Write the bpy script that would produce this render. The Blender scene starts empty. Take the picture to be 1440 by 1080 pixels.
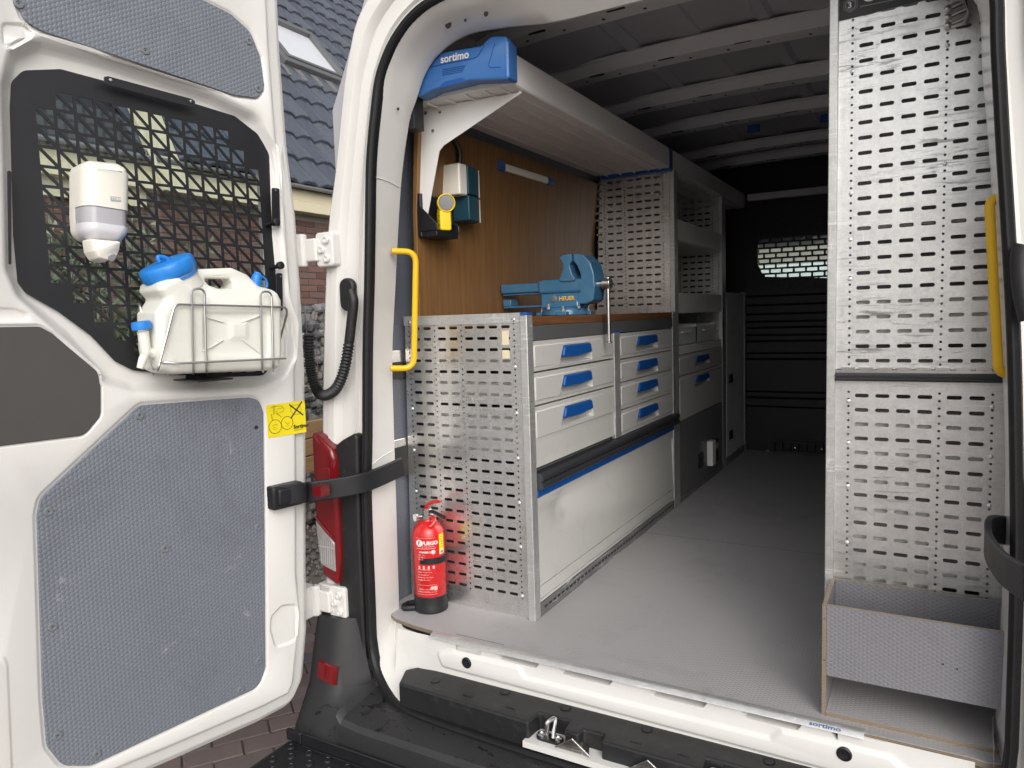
import bpy, bmesh, math, random
from mathutils import Vector, Matrix
from mathutils.geometry import delaunay_2d_cdt
from math import radians as R_, sin, cos, pi
random.seed(7)
S = bpy.context.scene
COL = S.collection
# ------------------------------------------------------------------ camera
F_PX, YAW, PITCH, ROLL = 1020.78, R_(29.637), R_(5.267), R_(-1.799)
CAM = Vector((0.0, -1.9504, 0.9532))
_f = Vector((-sin(YAW)*cos(PITCH), cos(YAW)*cos(PITCH), -sin(PITCH)))
_r = Vector((cos(YAW), sin(YAW), 0)); _u = _r.cross(_f)
_r2 = _r*cos(ROLL)+_u*sin(ROLL); _u2 = -_r*sin(ROLL)+_u*cos(ROLL)
cd = bpy.data.cameras.new('camera'); cam = bpy.data.objects.new('camera', cd); COL.objects.link(cam)
cam.matrix_world = Matrix(((_r2.x,_u2.x,-_f.x,CAM.x),(_r2.y,_u2.y,-_f.y,CAM.y),(_r2.z,_u2.z,-_f.z,CAM.z),(0,0,0,1)))
cd.sensor_width = 36; cd.lens = F_PX/1440*36; cd.clip_start = .02; cd.clip_end = 500
S.camera = cam
def ray(px, py): return _r2*((px-720)/F_PX) - _u2*((py-540)/F_PX) + _f
def U(px, py, ax, val):
    """photo pixel -> point on the plane axis=val"""
    v = ray(px, py); c = CAM
    if TF: v = TF[1].transposed() @ v; c = TF[0]+TF[1].transposed() @ (c-TF[0])
    t = (val-c[ax])/v[ax]; return c+v*t
TF = None                              # (pivot, rotation) while the swung door is built in its own frame
def PLACE(p):
    return TF[0]+TF[1] @ (Vector(p)-TF[0]) if TF else Vector(p)
DOOR_TF = (Vector((-1.60, -.36, 0)), Matrix.Rotation(R_(-10.8), 3, 'Z'))
def UD(px, py, h=0):
    """photo pixel -> world point h in front of the opened door's inner face"""
    global TF
    TF = DOOR_TF; p = PLACE(U(px, py, 0, -1.60+h)); TF = None
    return p
# ------------------------------------------------------------------ sky, sun, exposure
SUN_EL, SUN_AZ = R_(33), R_(140)      # soft sun behind the camera
w = bpy.data.worlds.new('World'); S.world = w; w.use_nodes = True
nt = w.node_tree; bg = nt.nodes['Background']
sky = nt.nodes.new('ShaderNodeTexSky'); sky.sky_type = 'NISHITA'; sky.sun_disc = False
sky.sun_elevation = SUN_EL; sky.sun_rotation = SUN_AZ; sky.dust_density = 4; sky.air_density = 1.0; sky.ozone_density = 1.0
hs = nt.nodes.new('ShaderNodeHueSaturation'); hs.inputs['Saturation'].default_value = .25
nt.links.new(sky.outputs[0], hs.inputs['Color']); nt.links.new(hs.outputs[0], bg.inputs['Color'])
bg.inputs['Strength'].default_value = .15
sd = bpy.data.lights.new('sun', 'SUN'); sun = bpy.data.objects.new('sun', sd); COL.objects.link(sun)
sd.energy = .7; sd.angle = R_(60); sd.color = (1, .96, .9)
_sv = Vector((sin(SUN_AZ)*cos(SUN_EL), cos(SUN_AZ)*cos(SUN_EL), sin(SUN_EL)))
sun.rotation_euler = _sv.to_track_quat('Z', 'Y').to_euler()
S.view_settings.view_transform = 'Standard'; S.view_settings.look = 'None'
S.view_settings.exposure = .27; S.view_settings.gamma = 1; S.view_settings.use_curve_mapping = False
S.render.engine = 'CYCLES'
S.cycles.use_denoising = True; S.cycles.max_bounces = 10; S.cycles.diffuse_bounces = 6; S.cycles.glossy_bounces = 5
S.cycles.transparent_max_bounces = 8; S.cycles.sample_clamp_indirect = 6
GZ = -.65                              # ground level, load floor is 0
# ------------------------------------------------------------------ materials
def _mix(nt, a, b, fac, typ='RGBA', blend='MIX'):
    m = nt.nodes.new('ShaderNodeMix'); m.data_type = typ; m.blend_type = blend
    ia, ib = (6, 7) if typ == 'RGBA' else (2, 3)
    for i, v in ((ia, a), (ib, b), (0, fac)):
        if hasattr(v, 'links'): nt.links.new(v, m.inputs[i])
        else: m.inputs[i].default_value = (*v, 1) if isinstance(v, tuple) and len(v) == 3 else v
    return m.outputs[2 if typ == 'RGBA' else 0]
def _noise(nt, co, scale, detail=4, rough=.55, dist=0):
    n = nt.nodes.new('ShaderNodeTexNoise'); n.inputs['Scale'].default_value = scale
    n.inputs['Detail'].default_value = detail; n.inputs['Roughness'].default_value = rough
    n.inputs['Distortion'].default_value = dist
    nt.links.new(co, n.inputs['Vector']); return n.outputs[0]
def _ramp(nt, fac, lo, hi):
    m = nt.nodes.new('ShaderNodeMapRange'); m.inputs[1].default_value = lo; m.inputs[2].default_value = hi
    m.clamp = True; nt.links.new(fac, m.inputs[0]); return m.outputs[0]
def _map(nt, co, scale, rot=(0,0,0)):
    m = nt.nodes.new('ShaderNodeMapping'); m.inputs['Scale'].default_value = scale; m.inputs['Rotation'].default_value = rot
    nt.links.new(co, m.inputs[0]); return m.outputs[0]
def _math(nt, op, a, b=None):
    m = nt.nodes.new('ShaderNodeMath'); m.operation = op
    for i, v in enumerate((a, b)):
        if v is None: continue
        if hasattr(v, 'links'): nt.links.new(v, m.inputs[i])
        else: m.inputs[i].default_value = v
    return m.outputs[0]
def _bump(nt, h, strength, dist, prev=None):
    b = nt.nodes.new('ShaderNodeBump'); b.inputs['Strength'].default_value = strength; b.inputs['Distance'].default_value = dist
    nt.links.new(h, b.inputs['Height'])
    if prev is not None: nt.links.new(prev, b.inputs['Normal'])
    return b.outputs[0]
def base(name):
    m = bpy.data.materials.new(name); m.use_nodes = True; nt = m.node_tree
    p = nt.nodes['Principled BSDF']; tc = nt.nodes.new('ShaderNodeTexCoord')
    return m, nt, p, tc.outputs['Object']
def setp(nt, p, **k):
    for n, v in k.items():
        n = n.replace('_', ' ')
        if hasattr(v, 'links'): nt.links.new(v, p.inputs[n])
        else: p.inputs[n].default_value = (*v, 1) if isinstance(v, tuple) and len(v) == 3 and p.inputs[n].type == 'RGBA' else v
def simple(name, col, rough=.5, metal=0, var=.12, scale=6, bump=0, bscale=150, dirt=None, coat=0, rvar=.08, spec=.5):
    m, nt, p, co = base(name)
    n = _noise(nt, co, scale)
    a = tuple(c*(1-var) for c in col); b = tuple(min(1, c*(1+var)) for c in col)
    c = _mix(nt, a, b, n)
    if dirt:
        d = _ramp(nt, _noise(nt, co, scale*3.1, 6, .7), .56, .74)
        c = _mix(nt, c, dirt, _math(nt, 'MULTIPLY', d, .5))
    rr = nt.nodes.new('ShaderNodeMapRange'); rr.inputs[3].default_value = max(.03, rough-rvar); rr.inputs[4].default_value = rough+rvar
    nt.links.new(_noise(nt, co, scale*2, 5, .65), rr.inputs[0])
    setp(nt, p, Base_Color=c, Roughness=rr.outputs[0], Metallic=float(metal), Specular_IOR_Level=spec)
    if coat: setp(nt, p, Coat_Weight=coat, Coat_Roughness=.06)
    if bump: setp(nt, p, Normal=_bump(nt, _noise(nt, co, bscale, 3), bump, .002))
    return m
def paint(name, col):
    m, nt, p, co = base(name)
    n = _noise(nt, co, 3)
    c = _mix(nt, tuple(x*.95 for x in col), col, n)
    dust = _ramp(nt, _noise(nt, co, 9, 8, .75), .55, .8)
    c = _mix(nt, c, (.55, .52, .46), _math(nt, 'MULTIPLY', dust, .3))
    scuff = _ramp(nt, _noise(nt, _map(nt, co, (12, 40, 22)), 3, 6, .8, 1.5), .69, .74)
    c = _mix(nt, c, (.3, .27, .24), _math(nt, 'MULTIPLY', scuff, .55))
    setp(nt, p, Base_Color=c, Roughness=.3, Coat_Weight=.35, Coat_Roughness=.09)
    setp(nt, p, Normal=_bump(nt, _noise(nt, co, 60, 3), .05, .002))
    return m
def hexmat(name, col, ax, pitch=.011, strength=.55, rough=.42, wear=(.5,.5,.5), wearamt=.4, marks=True):
    """resin coated board with an embossed hexagon relief in the plane of the two axes"""
    m, nt, p, co = base(name)
    s = nt.nodes.new('ShaderNodeSeparateXYZ'); nt.links.new(co, s.inputs[0])
    a, b = s.outputs[ax[0]], s.outputs[ax[1]]
    k = 2*pi/pitch
    tot = None
    for ang in (0, 60, 120):
        ca, sa = cos(R_(ang))*k, sin(R_(ang))*k
        t = _math(nt, 'COSINE', _math(nt, 'ADD', _math(nt, 'MULTIPLY', a, ca), _math(nt, 'MULTIPLY', b, sa)))
        tot = t if tot is None else _math(nt, 'ADD', tot, t)
    h = _ramp(nt, tot, -1.5, .6)
    n = _noise(nt, co, 2.5, 5)
    c = _mix(nt, tuple(x*.86 for x in col), tuple(x*1.1 for x in col), n)
    c = _mix(nt, c, tuple(x*.78 for x in col), _math(nt, 'MULTIPLY', h, .35))
    if marks:
        sm = _ramp(nt, _noise(nt, _map(nt, co, (1, 1, 1)), 7, 8, .8, .6), .6, .78)
        sm2 = _ramp(nt, _noise(nt, co, 55, 3), .45, .62)
        c = _mix(nt, c, wear, _math(nt, 'MULTIPLY', _math(nt, 'MULTIPLY', sm, sm2), wearamt))
        dk = _ramp(nt, _noise(nt, co, 2.3, 8, .74, 1.4), .52, .70)
        gr = _ramp(nt, _noise(nt, co, 85, 4, .7), .66, .72)
        c = _mix(nt, c, tuple(x*.35 for x in col), _math(nt, 'MULTIPLY', _math(nt, 'MULTIPLY', gr, _ramp(nt, _noise(nt, co, 3, 3), .45, .6)), .7 if ax == (0, 1) else .22))
        c = _mix(nt, c, tuple(x*.55 for x in col), _math(nt, 'MULTIPLY', dk, .4))
    rr = nt.nodes.new('ShaderNodeMapRange'); rr.inputs[3].default_value = rough-.08; rr.inputs[4].default_value = rough+.14
    nt.links.new(_noise(nt, co, 5, 6, .7), rr.inputs[0])
    setp(nt, p, Base_Color=c, Roughness=rr.outputs[0], Normal=_bump(nt, h, strength, .0012))
    return m
def galv(name, col=(.6,.6,.6), rough=.3, smear=False, metal=1.0):
    m, nt, p, co = base(name)
    v = nt.nodes.new('ShaderNodeTexVoronoi'); v.inputs['Scale'].default_value = 190
    nt.links.new(_map(nt, co, (1, 1, 1), (.3, .2, .5)), v.inputs['Vector'])
    sx = nt.nodes.new('ShaderNodeSeparateXYZ'); nt.links.new(v.outputs['Color'], sx.inputs[0])
    c = _mix(nt, tuple(x*.95 for x in col), tuple(x*1.05 for x in col), sx.outputs[0])
    c = _mix(nt, c, tuple(x*.8 for x in col), _ramp(nt, _noise(nt, co, 5, 6, .7), .4, .8))
    s1 = _ramp(nt, _noise(nt, _map(nt, co, (3, 3, 95), (0, R_(9), 0)), 2.2, 5, .75, .8), .555, .61)
    s2 = _ramp(nt, _noise(nt, _map(nt, co, (90, 90, 7), (0, R_(35), 0)), 1.6, 4, .7, 1.3), .60, .65)
    sc = _math(nt, 'MAXIMUM', s1, s2)
    big = _ramp(nt, _noise(nt, co, 5, 4), .44, .58)
    sc = _math(nt, 'MULTIPLY', sc, big)
    c = _mix(nt, c, tuple(x*.72 for x in col), _math(nt, 'MULTIPLY', _ramp(nt, _noise(nt, co, 38, 6, .75), .5, .66), .55))
    c = _mix(nt, c, (.86, .86, .86), _math(nt, 'MULTIPLY', sc, .8))
    if smear:
        d1 = _ramp(nt, _noise(nt, _map(nt, co, (5, 5, 55), (0, R_(14), 0)), 1.5, 6, .78, .7), .53, .63)
        d2 = _ramp(nt, _noise(nt, co, 4.1, 3), .50, .60)
        c = _mix(nt, c, (.12, .12, .12), _math(nt, 'MULTIPLY', _math(nt, 'MULTIPLY', d1, d2), .7))
    rr = nt.nodes.new('ShaderNodeMapRange'); rr.inputs[3].default_value = rough-.06; rr.inputs[4].default_value = rough+.16
    nt.links.new(_noise(nt, co, 14, 6, .7), rr.inputs[0])
    setp(nt, p, Base_Color=c, Metallic=metal, Roughness=_math(nt, 'ADD', rr.outputs[0], _math(nt, 'MULTIPLY', sc, .2)),
         Normal=_bump(nt, _noise(nt, co, 40, 5), .10, .004, _bump(nt, _noise(nt, co, 7, 3), .10, .012)))
    return m
def woodmat(name, c0, c1, scale=(14, 14, .9), rough=.45):
    m, nt, p, co = base(name)
    mp = _map(nt, co, scale)
    n = _noise(nt, mp, 3.0, 8, .65, .9)
    fine = _noise(nt, _map(nt, co, tuple(s*14 if s > 2 else s*2 for s in scale)), 3, 3)
    c = _mix(nt, c0, c1, _ramp(nt, n, .3, .72))
    c = _mix(nt, c, tuple(x*.55 for x in c0), _math(nt, 'MULTIPLY', _ramp(nt, fine, .55, .75), .5))
    setp(nt, p, Base_Color=c, Roughness=rough, Normal=_bump(nt, fine, .12, .001))
    return m
def plymat(name):
    m, nt, p, co = base(name)
    wv = nt.nodes.new('ShaderNodeTexWave'); wv.bands_direction = 'Z'; wv.inputs['Scale'].default_value = 90; wv.inputs['Distortion'].default_value = .6
    nt.links.new(co, wv.inputs['Vector'])
    c = _mix(nt, (.14, .095, .06), (.30, .24, .17), wv.outputs[0])
    c = _mix(nt, c, (.22, .19, .16), _ramp(nt, _noise(nt, co, 22, 6, .7), .45, .7))
    setp(nt, p, Base_Color=c, Roughness=.7)
    return m
def glassmat(name, tint=(.9, .95, .95), rough=.02, fac=.12):
    m = bpy.data.materials.new(name); m.use_nodes = True; nt = m.node_tree; nt.nodes.clear()
    o = nt.nodes.new('ShaderNodeOutputMaterial'); t = nt.nodes.new('ShaderNodeBsdfTransparent'); t.inputs[0].default_value = (*tint, 1)
    g = nt.nodes.new('ShaderNodeBsdfGlossy'); g.inputs['Roughness'].default_value = rough
    fr = nt.nodes.new('ShaderNodeFresnel'); fr.inputs[0].default_value = 1.45
    mx = nt.nodes.new('ShaderNodeMixShader'); nt.links.new(fr.outputs[0], mx.inputs[0])
    nt.links.new(t.outputs[0], mx.inputs[1]); nt.links.new(g.outputs[0], mx.inputs[2]); nt.links.new(mx.outputs[0], o.inputs[0])
    return m
M = {}
M['white'] = paint('white_paint', (.715, .705, .68))
M['roofskin'] = simple('bare_roof_sheet', (.44, .44, .47), .5, 0, .15, 3, .1, 40)
M['rib'] = simple('primer_white_rib', (.70, .71, .72), .45, 0, .08, 4)
M['lin_x'] = hexmat('grey_resin_board_door', (.175, .19, .225), (1, 2), .0095, .75, wear=(.55, .55, .55), wearamt=.55)
M['lin_z'] = hexmat('grey_resin_board_floor', (.385, .375, .38), (0, 1), .0095, .4, .5, wear=(.60, .58, .55), wearamt=.8)
M['lin_y'] = hexmat('grey_resin_board_box', (.21, .207, .225), (0, 2), .0085, .5, .5, wear=(.55, .5, .42), wearamt=.35)
M['lin_w'] = hexmat('grey_resin_board_wall', (.15, .165, .20), (1, 2), .0105, .6)
M['vinyl'] = simple('dark_taupe_cover', (.062, .058, .056), .6, 0, .1, 8, .15, 300)
M['black'] = simple('black_powder_coat', (.010, .0105, .013), .45, 0, .2, 8, .12, 400)
M['plastic'] = simple('black_plastic', (.013, .0135, .0145), .5, 0, .25, 9, .25, 500, dirt=(.06, .058, .055))
M['bumper'] = simple('bumper_plastic', (.016, .0165, .018), .48, 0, .25, 6, .2, 450, dirt=(.07, .07, .068))
M['seal'] = simple('rubber_seal', (.009, .009, .01), .5, 0, .2, 12, .15, 200, spec=.35, dirt=(.03, .028, .025))
M['galv'] = galv('galvanised_sheet', (.83, .82, .80), .24, metal=.94)
M['galv2'] = galv('galvanised_sheet_scuffed', (.80, .795, .775), .35, smear=True, metal=.9)
M['alu'] = galv('anodised_profile', (.62, .62, .61), .38, metal=.7)
M['aludark'] = galv('plinth_profile', (.30, .30, .30), .4, metal=.7)
M['rivet'] = simple('rivet_head', (.75, .75, .74), .35, .6)
M['drawer'] = simple('light_grey_lacquer', (.56, .555, .53), .38, 0, .05, 4, .05, 200, dirt=(.42, .41, .38))
M['cream'] = simple('light_grey_shelf_lacquer', (.80, .79, .77), .4, 0, .05, 4)
M['pale'] = simple('pale_green_grey_lacquer', (.70, .76, .72), .4, 0, .08, 4)
M['greyfront'] = simple('dark_grey_front', (.17, .17, .178), .45, 0, .1, 5)
M['strip'] = simple('graphite_edge_strip', (.095, .097, .1), .42, 0, .06, 5)
M['rail'] = simple('graphite_rail_plastic', (.035, .037, .042), .4, 0, .15, 9)
M['blue'] = simple('blue_plastic', (.008, .085, .33), .35, 0, .08, 7)
M['bluecase'] = simple('blue_case_plastic', (.045, .16, .43), .4, 0, .1, 7, .1, 300)
M['capblue'] = simple('bright_blue_cap', (.02, .22, .66), .4, 0, .08, 30, .05, 300)
M['vise'] = simple('petrol_blue_enamel', (.045, .15, .265), .22, 0, .15, 25, .22, 160, coat=.4)
M['steel'] = simple('bright_steel', (.62, .61, .6), .25, 1, .1, 20)
M['zinc'] = simple('zinc_wire', (.50, .50, .49), .32, .9, .1, 20)
M['wood'] = woodmat('brown_ply_lining', (.15, .072, .024), (.26, .135, .048), (1.0, 20, .8))
M['wooddark'] = woodmat('worktop_edge', (.11, .045, .018), (.23, .10, .04), (20, 1.0, 20))
M['ply'] = plymat('plywood_edge')
M['red'] = simple('fire_red', (.56, .012, .012), .28, 0, .08, 10, coat=.4)
M['redlens'] = simple('red_lens', (.15, .005, .008), .16, 0, .25, 20, coat=.4)
M['clearlens'] = simple('clear_lens', (.42, .40, .385), .12, .4, .3, 40, coat=.5)
M['yellow'] = simple('signal_yellow', (.80, .48, .01), .35, 0, .06, 6)
M['sticker'] = simple('yellow_sticker', (.82, .68, .015), .45, 0, .05, 9)
M['ink'] = simple('black_ink', (.02, .02, .018), .5)
M['olive'] = simple('faded_ink', (.30, .24, .01), .5)
M['whiteink'] = simple('white_ink', (.78, .78, .77), .5)
M['pinkink'] = simple('pale_print', (.75, .45, .43), .5)
M['greyink'] = simple('grey_ink', (.36, .37, .38), .5)
M['blueink'] = simple('blue_ink', (.05, .09, .25), .5)
M['goldink'] = simple('gold_ink', (.70, .44, .10), .4)
M['hdpe'] = simple('translucent_white_poly', (.74, .74, .68), .42, 0, .06, 7, .1, 120, dirt=(.66, .64, .52))
setp(M['hdpe'].node_tree, M['hdpe'].node_tree.nodes['Principled BSDF'], Subsurface_Weight=.25, Subsurface_Radius=(.02, .02, .018), Subsurface_Scale=.6)
M['abs'] = simple('white_abs', (.80, .775, .70), .3, 0, .03, 5)
M['smoke'] = simple('frosted_level_window', (.42, .41, .44), .25, 0, .08, 20)
M['absgrey'] = simple('pale_grey_abs', (.66, .66, .70), .3, 0, .03, 6)
M['teal'] = simple('dark_teal_plastic', (.012, .06, .09), .4)
M['torchyellow'] = simple('torch_yellow', (.85, .6, .01), .35, 0, .06, 20)
M['bulk'] = simple('black_bulkhead', (.009, .009, .010), .5, 0, .3, 5, dirt=(.02, .02, .02))
M['brick'] = None
def wetplastic():
    m, nt, p, co = base('bumper_plastic'); n = _noise(nt, co, 5, 4)
    wet = _ramp(nt, _noise(nt, _map(nt, co, (1, 1.6, 1)), 11, 6, .7, .5), .55, .59)
    ge = nt.nodes.new('ShaderNodeNewGeometry'); sz = nt.nodes.new('ShaderNodeSeparateXYZ'); nt.links.new(ge.outputs['True Normal'], sz.inputs[0])
    wet = _math(nt, 'MULTIPLY', wet, _ramp(nt, sz.outputs[2], .55, .8))
    c = _mix(nt, (.020, .0205, .022), (.027, .0275, .029), n); c = _mix(nt, c, (.011, .011, .012), wet)
    c = _mix(nt, c, (.075, .073, .07), _math(nt, 'MULTIPLY', _ramp(nt, _noise(nt, co, 30, 6, .75),   .6, .8), .2))
    r = nt.nodes.new('ShaderNodeMapRange'); r.inputs[3].default_value = .5; r.inputs[4].default_value = .12; nt.links.new(wet, r.inputs[0])
    setp(nt, p, Base_Color=c, Roughness=r.outputs[0], Normal=_bump(nt, _noise(nt, co, 450, 3), .2, .002)); return m
M['bumper'] = wetplastic()
M['glass'] = glassmat('window_glass')
# ------------------------------------------------------------------ mesh helpers
class MB:
    def __init__(s): s.v = []; s.f = []
    def add(s, vs, fs):
        o = len(s.v); s.v += [tuple(p) for p in vs]; s.f += [tuple(i+o for i in f) for f in fs]; return s
    def box(s, x0, x1, y0, y1, z0, z1):
        return s.add([(x0,y0,z0),(x1,y0,z0),(x1,y1,z0),(x0,y1,z0),(x0,y0,z1),(x1,y0,z1),(x1,y1,z1),(x0,y1,z1)],
                     [(0,3,2,1),(4,5,6,7),(0,1,5,4),(1,2,6,5),(2,3,7,6),(3,0,4,7)])
    def prism(s, pts, ax, d0, d1):
        def m(p, d): return (d,p[0],p[1]) if ax == 0 else (p[0],d,p[1]) if ax == 1 else (p[0],p[1],d)
        n = len(pts)
        return s.add([m(p, d0) for p in pts]+[m(p, d1) for p in pts],
                     [tuple(range(n))[::-1], tuple(range(n, 2*n))]+[(i,(i+1)%n,(i+1)%n+n,i+n) for i in range(n)])
    def loft(s, rings, closed=True, caps=False, cyc=False):
        n = len(rings[0]); fs = []; R = len(rings)
        for j in range(R if cyc else R-1):
            j2 = (j+1) % R
            for i in range(n if closed else n-1):
                fs.append((j*n+i, j*n+(i+1)%n, j2*n+(i+1)%n, j2*n+i))
        if caps: fs += [tuple(range(n))[::-1], tuple(range((R-1)*n, R*n))]
        return s.add([p for r in rings for p in r], fs)
    def tube(s, pts, r, n=10, cyc=False, caps=True):
        pts = [Vector(p) for p in pts]; L = len(pts); rings = []; up = None
        for i, p in enumerate(pts):
            a = pts[(i-1) % L] if (cyc or i) else p; b = pts[(i+1) % L] if (cyc or i < L-1) else p
            t = (b-a).normalized()
            if up is None: up = t.orthogonal().normalized()
            up = (up - t*up.dot(t)).normalized(); sd_ = t.cross(up)
            rr = r[i] if isinstance(r, (list, tuple)) else r
            rings.append([tuple(p+(up*cos(2*pi*k/n)+sd_*sin(2*pi*k/n))*rr) for k in range(n)])
        return s.loft(rings, True, caps and not cyc, cyc)
    def lathe(s, prof, c, ax, n=24):
        c = Vector(c); a = Vector(ax).normalized(); u = a.orthogonal().normalized(); v = a.cross(u)
        return s.loft([[tuple(c+a*h+(u*cos(2*pi*k/n)+v*sin(2*pi*k/n))*max(r, 1e-5)) for k in range(n)] for r, h in prof], True, True)
    def mesh(s, name, mat, off=(0,0,0), smooth=True, ang=35, fix=True, place=False):
        me = bpy.data.meshes.new(name)
        me.from_pydata([((PLACE(v) if place else Vector(v))-Vector(off))[:] for v in s.v], [], s.f)
        if fix:
            b = bmesh.new(); b.from_mesh(me); bmesh.ops.recalc_face_normals(b, faces=b.faces); b.to_mesh(me); b.free()
        if mat: me.materials.append(mat)
        if smooth:
            me.shade_smooth(); me.set_sharp_from_angle(angle=R_(ang))
        return me
    def build(s, name, mat, parent=None, bevel=0, seg=2, smooth=True, ang=35, label=None, fix=True, wn=False):
        off = parent_loc(parent) if parent else (0,0,0)
        me = s.mesh(name, mat, off, smooth, ang, fix, True)
        o = bpy.data.objects.new(name, me); COL.objects.link(o)
        if parent: o.parent = parent
        if bevel:
            bm_ = o.modifiers.new('bevel', 'BEVEL'); bm_.width = bevel; bm_.segments = seg; bm_.limit_method = 'ANGLE'; bm_.angle_limit = R_(40)
            bm_.use_clamp_overlap = True
        if wn or bevel:
            wn_ = o.modifiers.new('wn', 'WEIGHTED_NORMAL'); wn_.keep_sharp = True; wn_.weight = 80
        if label: o['label'] = label
        return o
def parent_loc(p):
    v = Vector((0,0,0))
    while p: v += p.location; p = p.parent
    return v
def thing(name, label, cat, loc=(0,0,0), group=None):
    o = bpy.data.objects.new(name, None); COL.objects.link(o); o.location = PLACE(loc); o['label'] = label; o['category'] = cat
    o.empty_display_size = .1
    if group: o['group'] = group
    return o
def tag(o, label=None, cat=None, group=None, kind=None):
    for k, v in (('label', label), ('category', cat), ('group', group), ('kind', kind)):
        if v: o[k] = v
    return o
def inst(name, me, parent, loc, rot=None):
    o = bpy.data.objects.new(name, me); COL.objects.link(o); o.parent = parent
    o.location = PLACE(loc)-parent_loc(parent)
    if rot: o.rotation_euler = rot
    elif TF: o.rotation_euler = TF[1].to_euler()
    return o
def area(p): return sum(p[i][0]*p[(i+1)%len(p)][1]-p[(i+1)%len(p)][0]*p[i][1] for i in range(len(p)))/2
def ccw(p): return p if area(p) > 0 else p[::-1]
def rpoly(pts, r, n=5):
    """round the corners of a polygon; r one radius or one per corner"""
    out = []; L = len(pts)
    for i in range(L):
        p = Vector(pts[i][:2]); a = Vector(pts[i-1][:2]); b = Vector(pts[(i+1)%L][:2]); rr = r[i] if isinstance(r, (list, tuple)) else r
        da = (a-p); db = (b-p); la, lb = da.length, db.length; da.normalize(); db.normalize()
        ang = math.acos(max(-1, min(1, da.dot(db))))
        if rr <= 0 or ang > pi-.02: out.append((p.x, p.y)); continue
        t = min(rr/math.tan(ang/2), la*.49, lb*.49); rr2 = t*math.tan(ang/2)
        c = p+(da+db).normalized()*(rr2/math.sin(ang/2))
        s0 = p+da*t-c; s1 = p+db*t-c
        a0 = math.atan2(s0.y, s0.x); d = math.atan2(s1.y, s1.x)-a0
        while d > pi: d -= 2*pi
        while d < -pi: d += 2*pi
        for k in range(n+1):
            q = a0+d*k/n; out.append((c.x+rr2*cos(q), c.y+rr2*sin(q)))
    return out
def offset(pts, d):
    """grow (d>0) or shrink a closed polygon along its vertex normals"""
    pts = ccw(pts); L = len(pts); out = []
    for i in range(L):
        a, p, b = (Vector(pts[(i+k) % L]) for k in (-1, 0, 1))
        e1 = (p-a); e2 = (b-p)
        n1 = Vector((e1.y, -e1.x)).normalized(); n2 = Vector((e2.y, -e2.x)).normalized()
        n = n1+n2
        n = n.normalized() if n.length > 1e-6 else n1
        k = max(.4, n.dot(n1)); q = p+n*(d/k); out.append((q.x, q.y))
    return out
def inside(p, poly):
    x, y = p; c = False; j = len(poly)-1
    for i in range(len(poly)):
        xi, yi = poly[i]; xj, yj = poly[j]
        if (yi > y) != (yj > y) and x < (xj-xi)*(y-yi)/(yj-yi)+xi: c = not c
        j = i
    return c
def step(poly, wd, h0, h1, n=5):
    """contours that take the surface from h0 outside the polygon to h1 inside it"""
    return [(offset(poly, wd/2-wd*k/(n-1)), h0+(h1-h0)*(.5-.5*cos(pi*k/(n-1)))) for k in range(n)]
def sheet(outer, contours, mapf, holes=(), seeds=None):
    """pressed sheet: triangulates nested contours, each at its own height"""
    vs = []; es = []; hh = []
    for poly, h in [outer]+list(contours):
        o = len(vs); L = len(poly)
        for p in poly: vs.append(Vector((p[0], p[1]))); hh.append(h)
        es += [(o+i, o+(i+1) % L) for i in range(L)]
    for poly, h in holes:
        o = len(vs); L = len(poly)
        for p in poly: vs.append(Vector((p[0], p[1]))); hh.append(h)
        es += [(o+i, o+(i+1) % L) for i in range(L)]
    V, E, F, ov, oe, of = delaunay_2d_cdt(vs, es, [], 0, 1e-6)
    H = []
    for i, p in enumerate(V):
        if ov[i]: H.append(hh[ov[i][0]])
        else: H.append(min(((p-q).length, h) for q, h in zip(vs, hh))[1])
    fs = []
    for f in F:
        c = sum((V[i] for i in f), Vector((0, 0)))/len(f)
        if not inside(c, outer[0]) or any(inside(c, hp[0]) for hp in holes): continue
        fs.append(tuple(f))
    m = MB(); m.add([mapf(p.x, p.y, h) for p, h in zip(V, H)], fs); return m
_cell = {}
def cell(kind, wd, ht):
    """one punched cell: flat rim plus the walls of its hole"""
    key = (kind, round(wd, 5), round(ht, 5))
    if key in _cell: return _cell[key]
    rect = [(-wd/2,-ht/2),(wd/2,-ht/2),(wd/2,ht/2),(-wd/2,ht/2)]
    if kind == 'blank': _cell[key] = (rect, [(0,1,2,3)], []); return _cell[key]
    if kind == 'slot':
        L, r = .0305/2, .0046; hole = rpoly([(-L,-r),(L,-r),(L,r),(-L,r)], .0040, 3)
    elif kind == 'brickslot':
        hole = rpoly([(-wd/2+.006,-ht/2+.006),(wd/2-.006,-ht/2+.006),(wd/2-.006,ht/2-.006),(-wd/2+.006,ht/2-.006)], .002, 2)
    else:
        r = {'dot': .0031, 'big': .008}[kind]; hole = [(r*cos(2*pi*k/8), r*sin(2*pi*k/8)) for k in range(8)]
    vs = [Vector(p) for p in rect+hole]; n = len(hole)
    es = [(i,(i+1)%4) for i in range(4)]+[(4+i, 4+(i+1)%n) for i in range(n)]
    V, E, F, ov, _, _ = delaunay_2d_cdt(vs, es, [], 0, 1e-7)
    fs = [tuple(f) for f in F if not inside(sum((V[i] for i in f), Vector((0,0)))/len(f), hole)]
    hi = [[j for j in range(len(V)) if (4+i) in ov[j]][0] for i in range(n)]
    _cell[key] = ([(p.x, p.y) for p in V], fs, hi); return _cell[key]
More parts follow.
